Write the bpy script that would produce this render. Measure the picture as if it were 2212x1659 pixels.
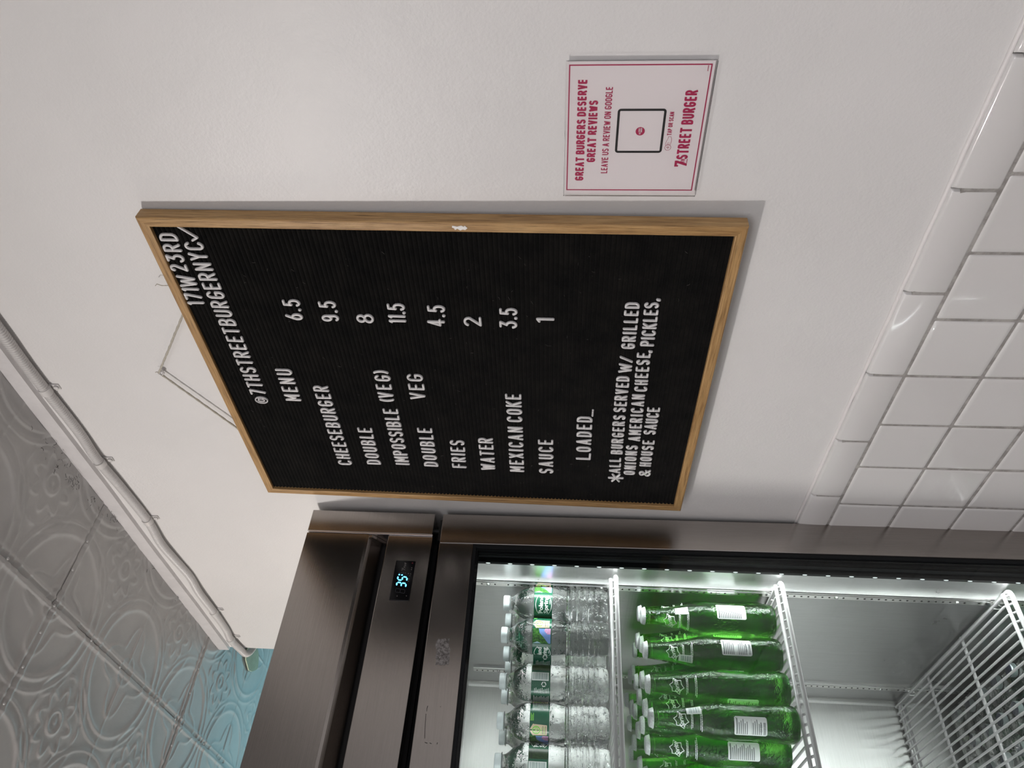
import bpy, bmesh, math, random
from mathutils import Vector, Matrix, noise
R = math.radians
PI = math.pi
rng = random.Random(7)
SC = bpy.context.scene
COL = SC.collection
for _o in list(bpy.data.objects):
    bpy.data.objects.remove(_o)

# ------------------------------------------------------------------ camera
# All numbers below are metres relative to the lens; Z0 lifts them above the floor.
Z0 = 1.53
YAW, PITCH, ROLL, FPX = 0.824578277, 0.0664285369, 0.0216283489, 1592.65
fwd = Vector((math.cos(PITCH)*math.cos(YAW), math.cos(PITCH)*math.sin(YAW), math.sin(PITCH)))
ri = Vector((math.sin(YAW), -math.cos(YAW), 0))
up = ri.cross(fwd)
ri2 = ri*math.cos(ROLL) + up*math.sin(ROLL)
up2 = -ri*math.sin(ROLL) + up*math.cos(ROLL)
cd = bpy.data.cameras.new('camera')
cam = bpy.data.objects.new('camera', cd)
COL.objects.link(cam)
cd.sensor_fit = 'HORIZONTAL'; cd.sensor_width = 36.0
cd.lens = 36.0*FPX/2212.0
cd.clip_start = 0.02
mw = Matrix.Identity(4)                      # the phone was held sideways: image right is real down
for i, v in enumerate((-up2, ri2, -fwd)):
    mw[0][i], mw[1][i], mw[2][i] = v
mw.translation = Vector((0, 0, Z0))
cam.matrix_world = mw
SC.camera = cam

# ------------------------------------------------------------------ world, lights, exposure
SC.view_settings.view_transform = 'Standard'
SC.view_settings.look = 'None'
SC.view_settings.gamma = 1.0
SC.view_settings.use_curve_mapping = False
SC.view_settings.exposure = 1.27
w = bpy.data.worlds.new('world'); SC.world = w; w.use_nodes = True
w.node_tree.nodes['Background'].inputs[0].default_value = (0.90, 0.90, 0.96, 1)
w.node_tree.nodes['Background'].inputs[1].default_value = 0.27

def lamp(name, kind, loc, power, col, size=0.1, size_y=None, target=None):
    d = bpy.data.lights.new(name, kind)
    d.energy = power; d.color = col
    if kind == 'AREA':
        d.size = size
        if size_y: d.shape = 'RECTANGLE'; d.size_y = size_y
    else:
        d.shadow_soft_size = size
    o = bpy.data.objects.new(name, d); COL.objects.link(o)
    o.location = Vector(loc) + Vector((0, 0, Z0))
    if target is not None:
        t = Vector(target) + Vector((0, 0, Z0))
        o.rotation_euler = (t - o.location).to_track_quat('-Z', 'Y').to_euler()
    return o
lamp('ceiling_spot_lamp', 'POINT', (-0.78, 1.28, 0.82), 19.0, (1.0, 0.95, 0.92), 0.04)
lamp('far_ceiling_lamp', 'POINT', (-0.15, 2.45, 0.78), 4.5, (1.0, 0.87, 0.72), 0.04)
lamp('room_panel_lamp', 'AREA', (-1.1, -0.5, 0.86), 18.0, (0.98, 0.97, 1.0), 1.5, 1.5, target=(-0.9, -0.4, -1))  # added overhead fill to brighten the room, no such fixture known
lamp('cyan_tube_lamp', 'AREA', (0.65, 2.62, 0.66), 0.72, (0.36, 0.86, 1.0), 0.9, 0.10, target=(0.55, 2.35, 0.89))

# ------------------------------------------------------------------ materials
def nt(name):
    m = bpy.data.materials.new(name); m.use_nodes = True
    t = m.node_tree
    return m, t, t.nodes['Principled BSDF']
def setp(p, **k):
    names = dict(col='Base Color', rough='Roughness', metal='Metallic', ior='IOR', trans='Transmission Weight',
                 coat='Coat Weight', emis='Emission Color', es='Emission Strength', spec='Specular IOR Level',
                 aniso='Anisotropic', sheen='Sheen Weight', alpha='Alpha', crough='Coat Roughness', sub='Subsurface Weight')
    for a, b in k.items():
        if a in ('col', 'emis') and len(b) == 3: b = (*b, 1)
        p.inputs[names[a]].default_value = b
def plain(name, col, rough=0.5, metal=0.0, **k):
    m, t, p = nt(name); setp(p, col=col, rough=rough, metal=metal, **k); return m
def coords(t, scale=(1, 1, 1), kind='Object'):
    tc = t.nodes.new('ShaderNodeTexCoord'); mp = t.nodes.new('ShaderNodeMapping')
    mp.inputs['Scale'].default_value = scale
    t.links.new(tc.outputs[kind], mp.inputs[0]); return mp.outputs[0]
def noise_n(t, vec, scale, detail=4, rough=0.55):
    n = t.nodes.new('ShaderNodeTexNoise'); n.inputs['Scale'].default_value = scale
    n.inputs['Detail'].default_value = detail; n.inputs['Roughness'].default_value = rough
    if vec is not None: t.links.new(vec, n.inputs['Vector'])
    return n
def ramp(t, fac, stops):
    r = t.nodes.new('ShaderNodeValToRGB'); e = r.color_ramp.elements
    while len(e) < len(stops): e.new(0.5)
    for k, (pos, c) in enumerate(stops):
        e[k].position = pos; e[k].color = (*c, 1) if len(c) == 3 else c
    t.links.new(fac, r.inputs[0]); return r
def bump(t, p, h, strength=0.3, dist=0.001, prev=None):
    b = t.nodes.new('ShaderNodeBump'); b.inputs['Strength'].default_value = strength
    b.inputs['Distance'].default_value = dist
    t.links.new(h, b.inputs['Height'])
    if prev: t.links.new(prev, b.inputs['Normal'])
    t.links.new(b.outputs[0], p.inputs['Normal']); return b.outputs[0]

def mat_wall():
    m, t, p = nt('wall_paint'); setp(p, rough=0.42, spec=0.35)
    v = coords(t)
    n1 = noise_n(t, v, 3.0, 3); r = ramp(t, n1.outputs[0], [(0.3, (0.70, 0.685, 0.675)), (0.7, (0.74, 0.725, 0.715))])
    t.links.new(r.outputs[0], p.inputs['Base Color'])
    n2 = noise_n(t, v, 260, 3, 0.6); n3 = noise_n(t, v, 22, 3)
    q = bump(t, p, n3.outputs[0], 0.25, 0.004); bump(t, p, n2.outputs[0], 0.30, 0.0012, q)
    return m
def mat_ceiling():
    m, t, p = nt('ceiling_paint'); setp(p, rough=0.42, spec=0.4)
    v = coords(t); n1 = noise_n(t, v, 9, 5)
    r = ramp(t, n1.outputs[0], [(0.3, (0.46, 0.455, 0.45)), (0.7, (0.53, 0.52, 0.51))])
    t.links.new(r.outputs[0], p.inputs['Base Color'])
    n2 = noise_n(t, v, 60, 4); bump(t, p, n2.outputs[0], 0.2, 0.001)
    return m
def mat_steel(name, base=(0.30, 0.275, 0.26), rough=0.26, stretch=(1, 60, 60), band=0.10):
    m, t, p = nt(name); setp(p, metal=1.0, rough=rough)
    v = coords(t, stretch); n = noise_n(t, v, 14, 6, 0.7)
    v2 = coords(t); n2 = noise_n(t, v2, 7, 5, 0.65)
    r = ramp(t, n.outputs[0], [(0.25, tuple(c*0.88 for c in base)), (0.75, tuple(c*1.12 for c in base))])
    t.links.new(r.outputs[0], p.inputs['Base Color'])
    mr = t.nodes.new('ShaderNodeMapRange'); mr.inputs['To Min'].default_value = rough-band*0.5
    mr.inputs['To Max'].default_value = rough+band
    mr.inputs['From Min'].default_value = 0.3; mr.inputs['From Max'].default_value = 0.7
    t.links.new(n2.outputs[0], mr.inputs[0]); t.links.new(mr.outputs[0], p.inputs['Roughness'])
    bump(t, p, n.outputs[0], 0.10, 0.0006)
    return m
def mat_oak(name, axis):
    m, t, p = nt(name); setp(p, rough=0.45, spec=0.35)
    s = [55, 55, 55]; s[axis] = 2.2
    v = coords(t, tuple(s)); n = noise_n(t, v, 4.5, 7, 0.65)
    s2 = [240, 240, 240]; s2[axis] = 9
    v2 = coords(t, tuple(s2)); n2 = noise_n(t, v2, 3.0, 4, 0.6)
    r = ramp(t, n.outputs[0], [(0.28, (0.17, 0.083, 0.028)), (0.45, (0.37, 0.212, 0.083)), (0.60, (0.46, 0.282, 0.120)), (0.8, (0.56, 0.36, 0.17))])
    r2 = ramp(t, n2.outputs[0], [(0.33, (0.45, 0.45, 0.45)), (0.50, (1, 1, 1))])
    mx = t.nodes.new('ShaderNodeMixRGB'); mx.blend_type = 'MULTIPLY'; mx.inputs[0].default_value = 0.75
    t.links.new(r.outputs[0], mx.inputs[1]); t.links.new(r2.outputs[0], mx.inputs[2])
    t.links.new(mx.outputs[0], p.inputs['Base Color'])
    bump(t, p, r2.outputs[0], 0.35, 0.0004)
    return m
def mat_felt():
    m, t, p = nt('black_felt'); setp(p, rough=0.95, spec=0.05, sheen=0.04)
    v = coords(t); n = noise_n(t, v, 700, 4, 0.7); n2 = noise_n(t, v, 30, 5, 0.7)
    r = ramp(t, n2.outputs[0], [(0.35, (0.0025, 0.0025, 0.0025)), (0.75, (0.009, 0.008, 0.007))])
    t.links.new(r.outputs[0], p.inputs['Base Color'])
    bump(t, p, n.outputs[0], 0.7, 0.001)
    return m
def mat_tile():
    m, t, p = nt('white_glaze'); setp(p, rough=0.07, coat=0.5, crough=0.03)
    oi = t.nodes.new('ShaderNodeObjectInfo')
    r = ramp(t, oi.outputs['Random'], [(0.0, (0.66, 0.645, 0.635)), (1.0, (0.72, 0.705, 0.695))])
    t.links.new(r.outputs[0], p.inputs['Base Color'])
    n = noise_n(t, coords(t), 28, 2); bump(t, p, n.outputs[0], 0.10, 0.002)
    return m
def mat_glasspane(name, tint=(0.97, 0.985, 0.98), gloss=1.0, ior=1.45):
    m = bpy.data.materials.new(name); m.use_nodes = True; t = m.node_tree; t.nodes.clear()
    o = t.nodes.new('ShaderNodeOutputMaterial'); mx = t.nodes.new('ShaderNodeMixShader')
    tr = t.nodes.new('ShaderNodeBsdfTransparent'); gl = t.nodes.new('ShaderNodeBsdfGlossy'); fr = t.nodes.new('ShaderNodeFresnel')
    fr.inputs['IOR'].default_value = ior; tr.inputs[0].default_value = (*tint, 1)
    gl.inputs['Roughness'].default_value = 0.0; gl.inputs[0].default_value = (gloss, gloss, gloss, 1)
    t.links.new(fr.outputs[0], mx.inputs[0]); t.links.new(tr.outputs[0], mx.inputs[1]); t.links.new(gl.outputs[0], mx.inputs[2])
    t.links.new(mx.outputs[0], o.inputs[0]); return m
def mat_refract(name, col, ior, rough=0.0, nscale=0, nstr=0.0):
    m, t, p = nt(name); setp(p, col=col, rough=rough, ior=ior, trans=1.0)
    if nscale:
        n = noise_n(t, coords(t), nscale, 2); bump(t, p, n.outputs[0], nstr, 0.0015)
    return m
def mat_noisecol(name, a, b, scale, rough=0.5):
    m, t, p = nt(name); setp(p, rough=rough)
    n = noise_n(t, coords(t), scale, 4, 0.7)
    r = ramp(t, n.outputs[0], [(0.38, a), (0.62, b)]); t.links.new(r.outputs[0], p.inputs['Base Color']); return m
def mat_emit(name, col, s):
    m, t, p = nt(name); setp(p, col=(0.02, 0.02, 0.02), emis=col, es=s, rough=0.4); return m

M = dict(
    wall=mat_wall(), ceiling=mat_ceiling(), tile=mat_tile(),
    grout=mat_noisecol('grey_grout', (0.25, 0.235, 0.22), (0.40, 0.38, 0.36), 60, 0.9),
    caulk=plain('white_caulk', (0.74, 0.71, 0.70), 0.4),
    trim=mat_noisecol('trim_paint', (0.62, 0.60, 0.60), (0.68, 0.66, 0.66), 20, 0.35),
    cable=plain('white_painted_metal', (0.62, 0.60, 0.585), 0.35),
    steel=mat_steel('brushed_steel', (0.38, 0.352, 0.33), 0.20, (1, 60, 60), 0.02),
    steelv=mat_steel('brushed_steel_upright', (0.38, 0.352, 0.33), 0.20, (60, 60, 1), 0.02),
    steeledge=plain('steel_edge', (0.75, 0.70, 0.69), 0.22, 1.0),  # lighter than the panels: the lip's highlight is put into the colour
    liner=mat_steel('brushed_aluminium', (0.55, 0.55, 0.55), 0.30, (60, 60, 1), 0.08),
    linerback=mat_steel('brushed_aluminium_back', (0.58, 0.575, 0.56), 0.36, (1, 60, 60), 0.08),
    bright=plain('bright_aluminium', (0.82, 0.82, 0.80), 0.22, 1.0),
    black=plain('black_plastic', (0.006, 0.006, 0.006), 0.35),
    blackgloss=plain('glossy_black_plastic', (0.008, 0.009, 0.010), 0.30),
    blackmatt=plain('matt_black_plastic', (0.010, 0.011, 0.012), 0.6, 0.0, spec=0.2),
    displayblack=plain('display_black', (0.006, 0.006, 0.007), 0.12),
    dark=plain('dark_recess', (0.004, 0.003, 0.003), 0.8),  # near black stands in for the shade inside vent and slots
    wire=plain('grey_coated_wire', (0.38, 0.365, 0.365), 0.32, 0.0, coat=0.4),
    led=mat_emit('led_diffuser', (0.94, 1.0, 1.0), 24.0),
    leddot=mat_emit('led_dot', (0.80, 0.88, 0.88), 0.45),
    oak_h=mat_oak('oak_along', 0), oak_v=mat_oak('oak_upright', 1), felt=mat_felt(),
    letter=plain('white_letter_plastic', (0.62, 0.605, 0.60), 0.35),
    string=mat_noisecol('cotton_string', (0.36, 0.33, 0.27), (0.55, 0.52, 0.45), 900, 0.9),
    screw=plain('painted_screw', (0.72, 0.70, 0.69), 0.3),
    acrylic=mat_glasspane('clear_acrylic', (0.99, 0.985, 0.985), 1.0, 1.28),
    glass=mat_glasspane('door_glass', (0.975, 0.985, 0.98), 0.9, 1.22),
    card=plain('pinkish_card', (0.74, 0.705, 0.71), 0.35),
    crimson=plain('crimson_ink', (0.37, 0.010, 0.070), 0.4),
    inkblack=plain('black_ink', (0.008, 0.010, 0.010), 0.4),
    water=mat_refract('clear_bottle_water', (0.985, 0.997, 0.993), 1.27, 0.0, 130, 1.0),
    capw=plain('translucent_white_cap', (0.72, 0.77, 0.78), 0.3, 0, sub=0.0),
    capv=plain('grey_violet_cap_top', (0.16, 0.16, 0.24), 0.35),  # dark tint paints the shade on the tops of the white caps
    capm=mat_noisecol('white_crown_metal', (0.50, 0.52, 0.52), (0.72, 0.74, 0.74), 500, 0.3),
    green=mat_refract('green_bottle_glass', (0.15, 0.60, 0.06), 1.45, 0.0, 230, 1.0),
    lblgreen=plain('label_dark_green', (0.012, 0.095, 0.050), 0.25),
    forest=mat_noisecol('label_forest', (0.010, 0.06, 0.012), (0.10, 0.30, 0.05), 330, 0.3),
    darkforest=mat_noisecol('label_dark_foliage', (0.006, 0.018, 0.008), (0.035, 0.075, 0.025), 330, 0.3),
    blue=plain('label_blue', (0.20, 0.34, 0.72), 0.3),
    sky=plain('label_pale_blue', (0.50, 0.72, 0.82), 0.3),
    pink=mat_noisecol('label_pink', (0.55, 0.15, 0.40), (0.8, 0.55, 0.75), 900, 0.3),
    beige=plain('label_beige', (0.72, 0.56, 0.40), 0.3),
    lime=plain('label_lime', (0.22, 0.62, 0.08), 0.3),
    white=plain('print_white', (0.80, 0.82, 0.80), 0.35),
    sticker=plain('white_sticker', (0.78, 0.80, 0.79), 0.4),
    greyink=plain('grey_ink', (0.12, 0.14, 0.14), 0.5),
    barc=plain('barcode_grey_ink', (0.22, 0.32, 0.30), 0.5),
    digit=mat_emit('cyan_digit', (0.06, 0.50, 1.0), 3.2),
    ghost=plain('unlit_digit', (0.035, 0.038, 0.045), 0.4),
    greymark=plain('panel_grey_print', (0.22, 0.21, 0.20), 0.5),
    redmark=plain('panel_red_print', (0.20, 0.01, 0.02), 0.5),
    residue=mat_noisecol('glue_residue', (0.10, 0.09, 0.085), (0.34, 0.32, 0.31), 180, 0.75),
    crack=plain('crack_dirt', (0.03, 0.028, 0.025), 0.9),  # near black for the crack lines and pen strokes
    paintchip=plain('white_paint_chip', (0.78, 0.75, 0.72), 0.5),
    lint=plain('pale_lint', (0.14, 0.13, 0.12), 0.9),
    film=mat_glasspane('shrink_film', (0.62, 0.66, 0.65), 0.8, 1.22),
    peel=mat_noisecol('peeling_paint', (0.50, 0.58, 0.42), (0.56, 0.64, 0.48), 50, 0.8),
    floor=mat_noisecol('floor_grey', (0.16, 0.15, 0.14), (0.24, 0.22, 0.20), 8, 0.4),
    room=mat_noisecol('room_paint', (0.50, 0.46, 0.44), (0.56, 0.52, 0.50), 2, 0.6),
)
# film gets crinkles
_t = M['film'].node_tree
_n = noise_n(_t, coords(_t, (1, 1, 1)), 55, 5, 0.7)
_b = _t.nodes.new('ShaderNodeBump'); _b.inputs['Strength'].default_value = 1.0; _b.inputs['Distance'].default_value = 0.01
_t.links.new(_n.outputs[0], _b.inputs['Height'])
for _x in _t.nodes:
    if _x.bl_idname in ('ShaderNodeBsdfGlossy', 'ShaderNodeFresnel'): _t.links.new(_b.outputs[0], _x.inputs['Normal'])

# ------------------------------------------------------------------ mesh helpers
def tag(o, label=None, cat=None, group=None, kind=None):
    if label: o['label'] = label
    if cat: o['category'] = cat
    if group: o['group'] = group
    if kind: o['kind'] = kind
    return o
def wloc(o):
    v = Vector((0, 0, 0))
    while o is not None: v += o.location; o = o.parent
    return v
def empty(name, loc, label=None, cat=None, group=None):
    o = bpy.data.objects.new(name, None); COL.objects.link(o); o.empty_display_size = 0.05
    o.location = Vector(loc) + Vector((0, 0, Z0))
    return tag(o, label, cat, group)
class G:
    """geometry collector"""
    def __init__(s): s.v = []; s.f = []; s.m = []
    def add(s, vs, fs, mi=0):
        b = len(s.v); s.v += [tuple(v) for v in vs]; s.f += [tuple(b+i for i in f) for f in fs]; s.m += [mi]*len(fs); return s
    def box(s, x0, x1, y0, y1, z0, z1, mi=0):
        vs = [(x, y, z) for x in (x0, x1) for y in (y0, y1) for z in (z0, z1)]
        return s.add(vs, [(0, 1, 3, 2), (4, 6, 7, 5), (0, 4, 5, 1), (2, 3, 7, 6), (0, 2, 6, 4), (1, 5, 7, 3)], mi)
    def rbox(s, x0, x1, y0, y1, z0, z1, r=0.002, seg=2, mi=0):
        bm = bmesh.new(); bmesh.ops.create_cube(bm, size=1)
        for v in bm.verts: v.co = Vector(((x0+x1)/2+v.co.x*(x1-x0), (y0+y1)/2+v.co.y*(y1-y0), (z0+z1)/2+v.co.z*(z1-z0)))
        bmesh.ops.bevel(bm, geom=list(bm.edges), offset=min(r, 0.49*min(x1-x0, y1-y0, z1-z0)), segments=seg, profile=0.5, affect='EDGES')
        bm.verts.index_update()
        s.add([v.co for v in bm.verts], [[v.index for v in f.verts] for f in bm.faces], mi); bm.free(); return s
    def prism(s, prof, axis, a0, a1, mi=0):
        """prof: 2D points; extruded along axis ('x': prof=(y,z), 'z': prof=(x,y), 'y': prof=(x,z))"""
        def P(p, a):
            return {'x': (a, p[0], p[1]), 'z': (p[0], p[1], a), 'y': (p[0], a, p[1])}[axis]
        n = len(prof); vs = [P(p, a0) for p in prof]+[P(p, a1) for p in prof]
        fs = [(i, (i+1) % n, n+(i+1) % n, n+i) for i in range(n)]+[tuple(range(n-1, -1, -1)), tuple(range(n, 2*n))]
        return s.add(vs, fs, mi)
    def tube(s, pts, r, seg=8, closed=False, mi=0, rad=None, capr=True):
        pts = [Vector(p) for p in pts]; n = len(pts); rings = []
        prev = None
        for i, p in enumerate(pts):
            a = pts[(i-1) % n] if (closed or i > 0) else p
            b = pts[(i+1) % n] if (closed or i < n-1) else p
            t = (b-a).normalized()
            if prev is None:
                q = Vector((0, 0, 1)) if abs(t.z) < 0.9 else Vector((1, 0, 0))
                u = t.cross(q).normalized()
            else:
                u = (prev - t*prev.dot(t)).normalized()
            prev = u; w_ = t.cross(u)
            rr = rad[i] if rad else r
            rings.append([p+(u*math.cos(2*PI*k/seg)+w_*math.sin(2*PI*k/seg))*rr for k in range(seg)])
        vs = [v for rg in rings for v in rg]; fs = []
        for i in range(n if closed else n-1):
            j = (i+1) % n
            for k in range(seg):
                l = (k+1) % seg
                fs.append((i*seg+k, i*seg+l, j*seg+l, j*seg+k))
        if not closed:
            fs.append(tuple(range(seg-1, -1, -1))); fs.append(tuple((n-1)*seg+k for k in range(seg)))
        return s.add(vs, fs, mi)
    def lathe(s, prof, seg=48, mi=0, f=None, cap=True):
        vs = []; fs = []
        for i, (r, z) in enumerate(prof):
            for k in range(seg):
                a = 2*PI*k/seg; rr = r + (f(a, z, r) if f else 0)
                vs.append((rr*math.sin(a), -rr*math.cos(a), z))
        for i in range(len(prof)-1):
            for k in range(seg):
                l = (k+1) % seg; fs.append((i*seg+k, i*seg+l, (i+1)*seg+l, (i+1)*seg+k))
        if cap:
            fs.append(tuple(range(seg-1, -1, -1))); fs.append(tuple((len(prof)-1)*seg+k for k in range(seg)))
        return s.add(vs, fs, mi)
    def xform(s, fn):
        s.v = [tuple(fn(Vector(v))) for v in s.v]; return s
def mesh(name, g, mats, smooth=False, angle=None):
    me = bpy.data.meshes.new(name); me.from_pydata(g.v, [], g.f)
    for m in (mats if isinstance(mats, (list, tuple)) else [mats]): me.materials.append(m)
    if any(g.m): me.polygons.foreach_set('material_index', g.m)
    if smooth:
        me.polygons.foreach_set('use_smooth', [True]*len(me.polygons))
        if angle: me.set_sharp_from_angle(angle=R(angle))
    me.update(); return me
def obj(name, g, mats, parent=None, smooth=False, angle=None, local=False):
    """link g as one object. Unless local, g is in lens coordinates and is re-based on the parent"""
    if not local:
        off = Vector((0, 0, Z0)) - (wloc(parent) if parent else Vector((0, 0, 0)))
        g.v = [(v[0]+off.x, v[1]+off.y, v[2]+off.z) for v in g.v]
    me = g if isinstance(g, bpy.types.Mesh) else mesh(name, g, mats, smooth, angle)
    o = bpy.data.objects.new(name, me); COL.objects.link(o)
    if parent: o.parent = parent
    return o
def inst(name, me, parent=None, loc=(0, 0, 0), rz=0):
    o = bpy.data.objects.new(name, me); COL.objects.link(o)
    o.location = loc; o.rotation_euler.z = rz
    if parent: o.parent = parent
    return o
def struct(o): o['kind'] = 'structure'; return o
def copy_tree(o, parent=None):
    c = o.copy(); COL.objects.link(c)
    if parent: c.parent = parent
    for ch in list(o.children): copy_tree(ch, c)
    return c

# ------------------------------------------------------------------ stroke font (one inch letter-board letters, also sign lettering)
def arc(cx, cy, rx, ry, a0, a1, n=10):
    return [(cx+rx*math.cos(R(a0+(a1-a0)*i/n)), cy+ry*math.sin(R(a0+(a1-a0)*i/n))) for i in range(n+1)]
def glyph(ch):
    w_ = 0.40; h = w_/2; L = lambda *p: (list(p), False)
    if ch == 'A': return w_+.04, [L((0, 0), (h+.02, 1), (w_+.04, 0)), L((.08, .28), (w_-.04, .28))]
    if ch == 'B': return w_, [([(0, 0), (0, 1)]+arc(.2, .76, .18, .24, 90, -90)+[(0, .52)], False), (arc(.2, .26, .2, .26, 90, -90)+[(0, 0)], False)]
    if ch == 'C': return w_, [(arc(h, .74, h, .26, 20, 180)+arc(h, .26, h, .26, 180, 340), False)]
    if ch == 'D': return w_, [([(0, 0), (0, 1), (.12, 1)]+arc(.12, .70, .28, .30, 90, 0)+arc(.12, .30, .28, .30, 0, -90)+[(0, 0)], False)]
    if ch == 'E': return .34, [L((.34, 1), (0, 1), (0, 0), (.34, 0)), L((0, .52), (.28, .52))]
    if ch == 'F': return .34, [L((.34, 1), (0, 1), (0, 0)), L((0, .52), (.28, .52))]
    if ch == 'G': return w_, [(arc(h, .74, h, .26, 20, 180)+arc(h, .26, h, .26, 180, 360)+[(w_, .46), (h+.02, .46)], False)]
    if ch == 'H': return w_, [L((0, 0), (0, 1)), L((w_, 0), (w_, 1)), L((0, .52), (w_, .52))]
    if ch == 'I': return 0.0, [L((0, 0), (0, 1))]
    if ch == 'K': return w_, [L((0, 0), (0, 1)), L((w_, 1), (0, .42)), L((.13, .56), (w_, 0))]
    if ch == 'L': return .32, [L((0, 1), (0, 0), (.32, 0))]
    if ch == 'M': return .48, [L((0, 0), (0, 1), (.24, .3), (.48, 1), (.48, 0))]
    if ch == 'N': return w_, [L((0, 0), (0, 1), (w_, 0), (w_, 1))]
    if ch == 'O': return w_, [(arc(h, .72, h, .28, 0, 180)+arc(h, .28, h, .28, 180, 360), True)]
    if ch == 'P': return w_, [([(0, 0), (0, 1)]+arc(.2, .73, .2, .27, 90, -90)+[(0, .46)], False)]
    if ch == 'R': return w_, [([(0, 0), (0, 1)]+arc(.2, .74, .19, .26, 90, -90)+[(0, .48)], False), L((.19, .48), (w_, 0))]
    if ch == 'S': return .38, [(arc(.19, .76, .19, .24, 25, 250)+arc(.19, .26, .19, .26, 70, -155), False)]
    if ch == 'T': return w_, [L((0, 1), (w_, 1)), L((h, 1), (h, 0))]
    if ch == 'U': return w_, [([(0, 1)]+arc(h, .26, h, .26, 180, 360)+[(w_, 1)], False)]
    if ch == 'V': return w_, [L((0, 1), (h, 0), (w_, 1))]
    if ch == 'W': return .56, [L((0, 1), (.14, 0), (.28, .85), (.42, 0), (.56, 1))]
    if ch == 'X': return w_, [L((0, 0), (w_, 1)), L((0, 1), (w_, 0))]
    if ch == 'Y': return w_, [L((0, 1), (h, .45), (w_, 1)), L((h, .45), (h, 0))]
    if ch == '1': return .09, [L((0, .88), (.09, 1), (.09, 0))]
    if ch == '2': return .36, [(arc(.18, .74, .18, .26, 160, -20)+[(0, 0), (.36, 0)], False)]
    if ch == '3': return .38, [L((.02, 1), (.36, 1), (.15, .60)), (arc(.16, .30, .22, .30, 90, -160), False)]
    if ch == '4': return .42, [L((.28, 0), (.28, 1), (0, .25), (.42, .25))]
    if ch == '5': return .38, [([(.34, 1), (.05, 1), (.02, .55)]+arc(.17, .32, .21, .32, 110, -155), False)]
    if ch == '6': return .38, [([(.27, 1), (.06, .55)]+arc(.19, .30, .19, .30, 150, 90), False), (arc(.19, .30, .19, .30, 0, 360, 20)[:-1], True)]
    if ch == '7': return .38, [L((0, 1), (.38, 1), (.14, 0))]
    if ch == '8': return .38, [(arc(.19, .76, .165, .24, 0, 360, 18)[:-1], True), (arc(.19, .26, .19, .26, 0, 360, 18)[:-1], True)]
    if ch == '9': return .38, [(arc(.19, .72, .19, .28, 0, 360, 20)[:-1], True), ([(.38, .72), (.38, .25)]+arc(.19, .25, .19, .25, 0, -150), False)]
    if ch == '@': return .62, [(arc(.31, .46, .31, .44, -60, 300, 26)[:-1], False), (arc(.31, .46, .14, .22, 0, 360, 16)[:-1], True), L((.45, .66), (.45, .3), (.54, .28))]
    if ch == '(': return .12, [(arc(.30, .45, .28, .62, 130, 230, 8), False)]
    if ch == ')': return .12, [(arc(-.18, .45, .28, .62, 50, -50, 8), False)]
    if ch == '.': return .0, [L((0, 0.0), (0.0, .03))]
    if ch == ',': return .04, [L((.04, .02), (0, -.14))]
    if ch == '/': return .28, [L((0, 0), (.28, 1))]
    if ch == '&': return .46, [([(.46, 0), (.08, .70)]+arc(.2, .80, .14, .2, 200, -20)+[(.08, .42)]+arc(.19, .22, .19, .24, 130, 290)+[(.44, .42)], False)]
    if ch == '*': return .60, [L((.30+.30*math.cos(R(a)), .5+.5*math.sin(R(a))), (.30-.30*math.cos(R(a)), .5-.5*math.sin(R(a)))) for a in (90, 30, 150)]
    if ch == '~': return .34, [L((0, .42), (.10, 0), (.50, 1.02))]       # tick mark
    return .3, []
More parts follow.
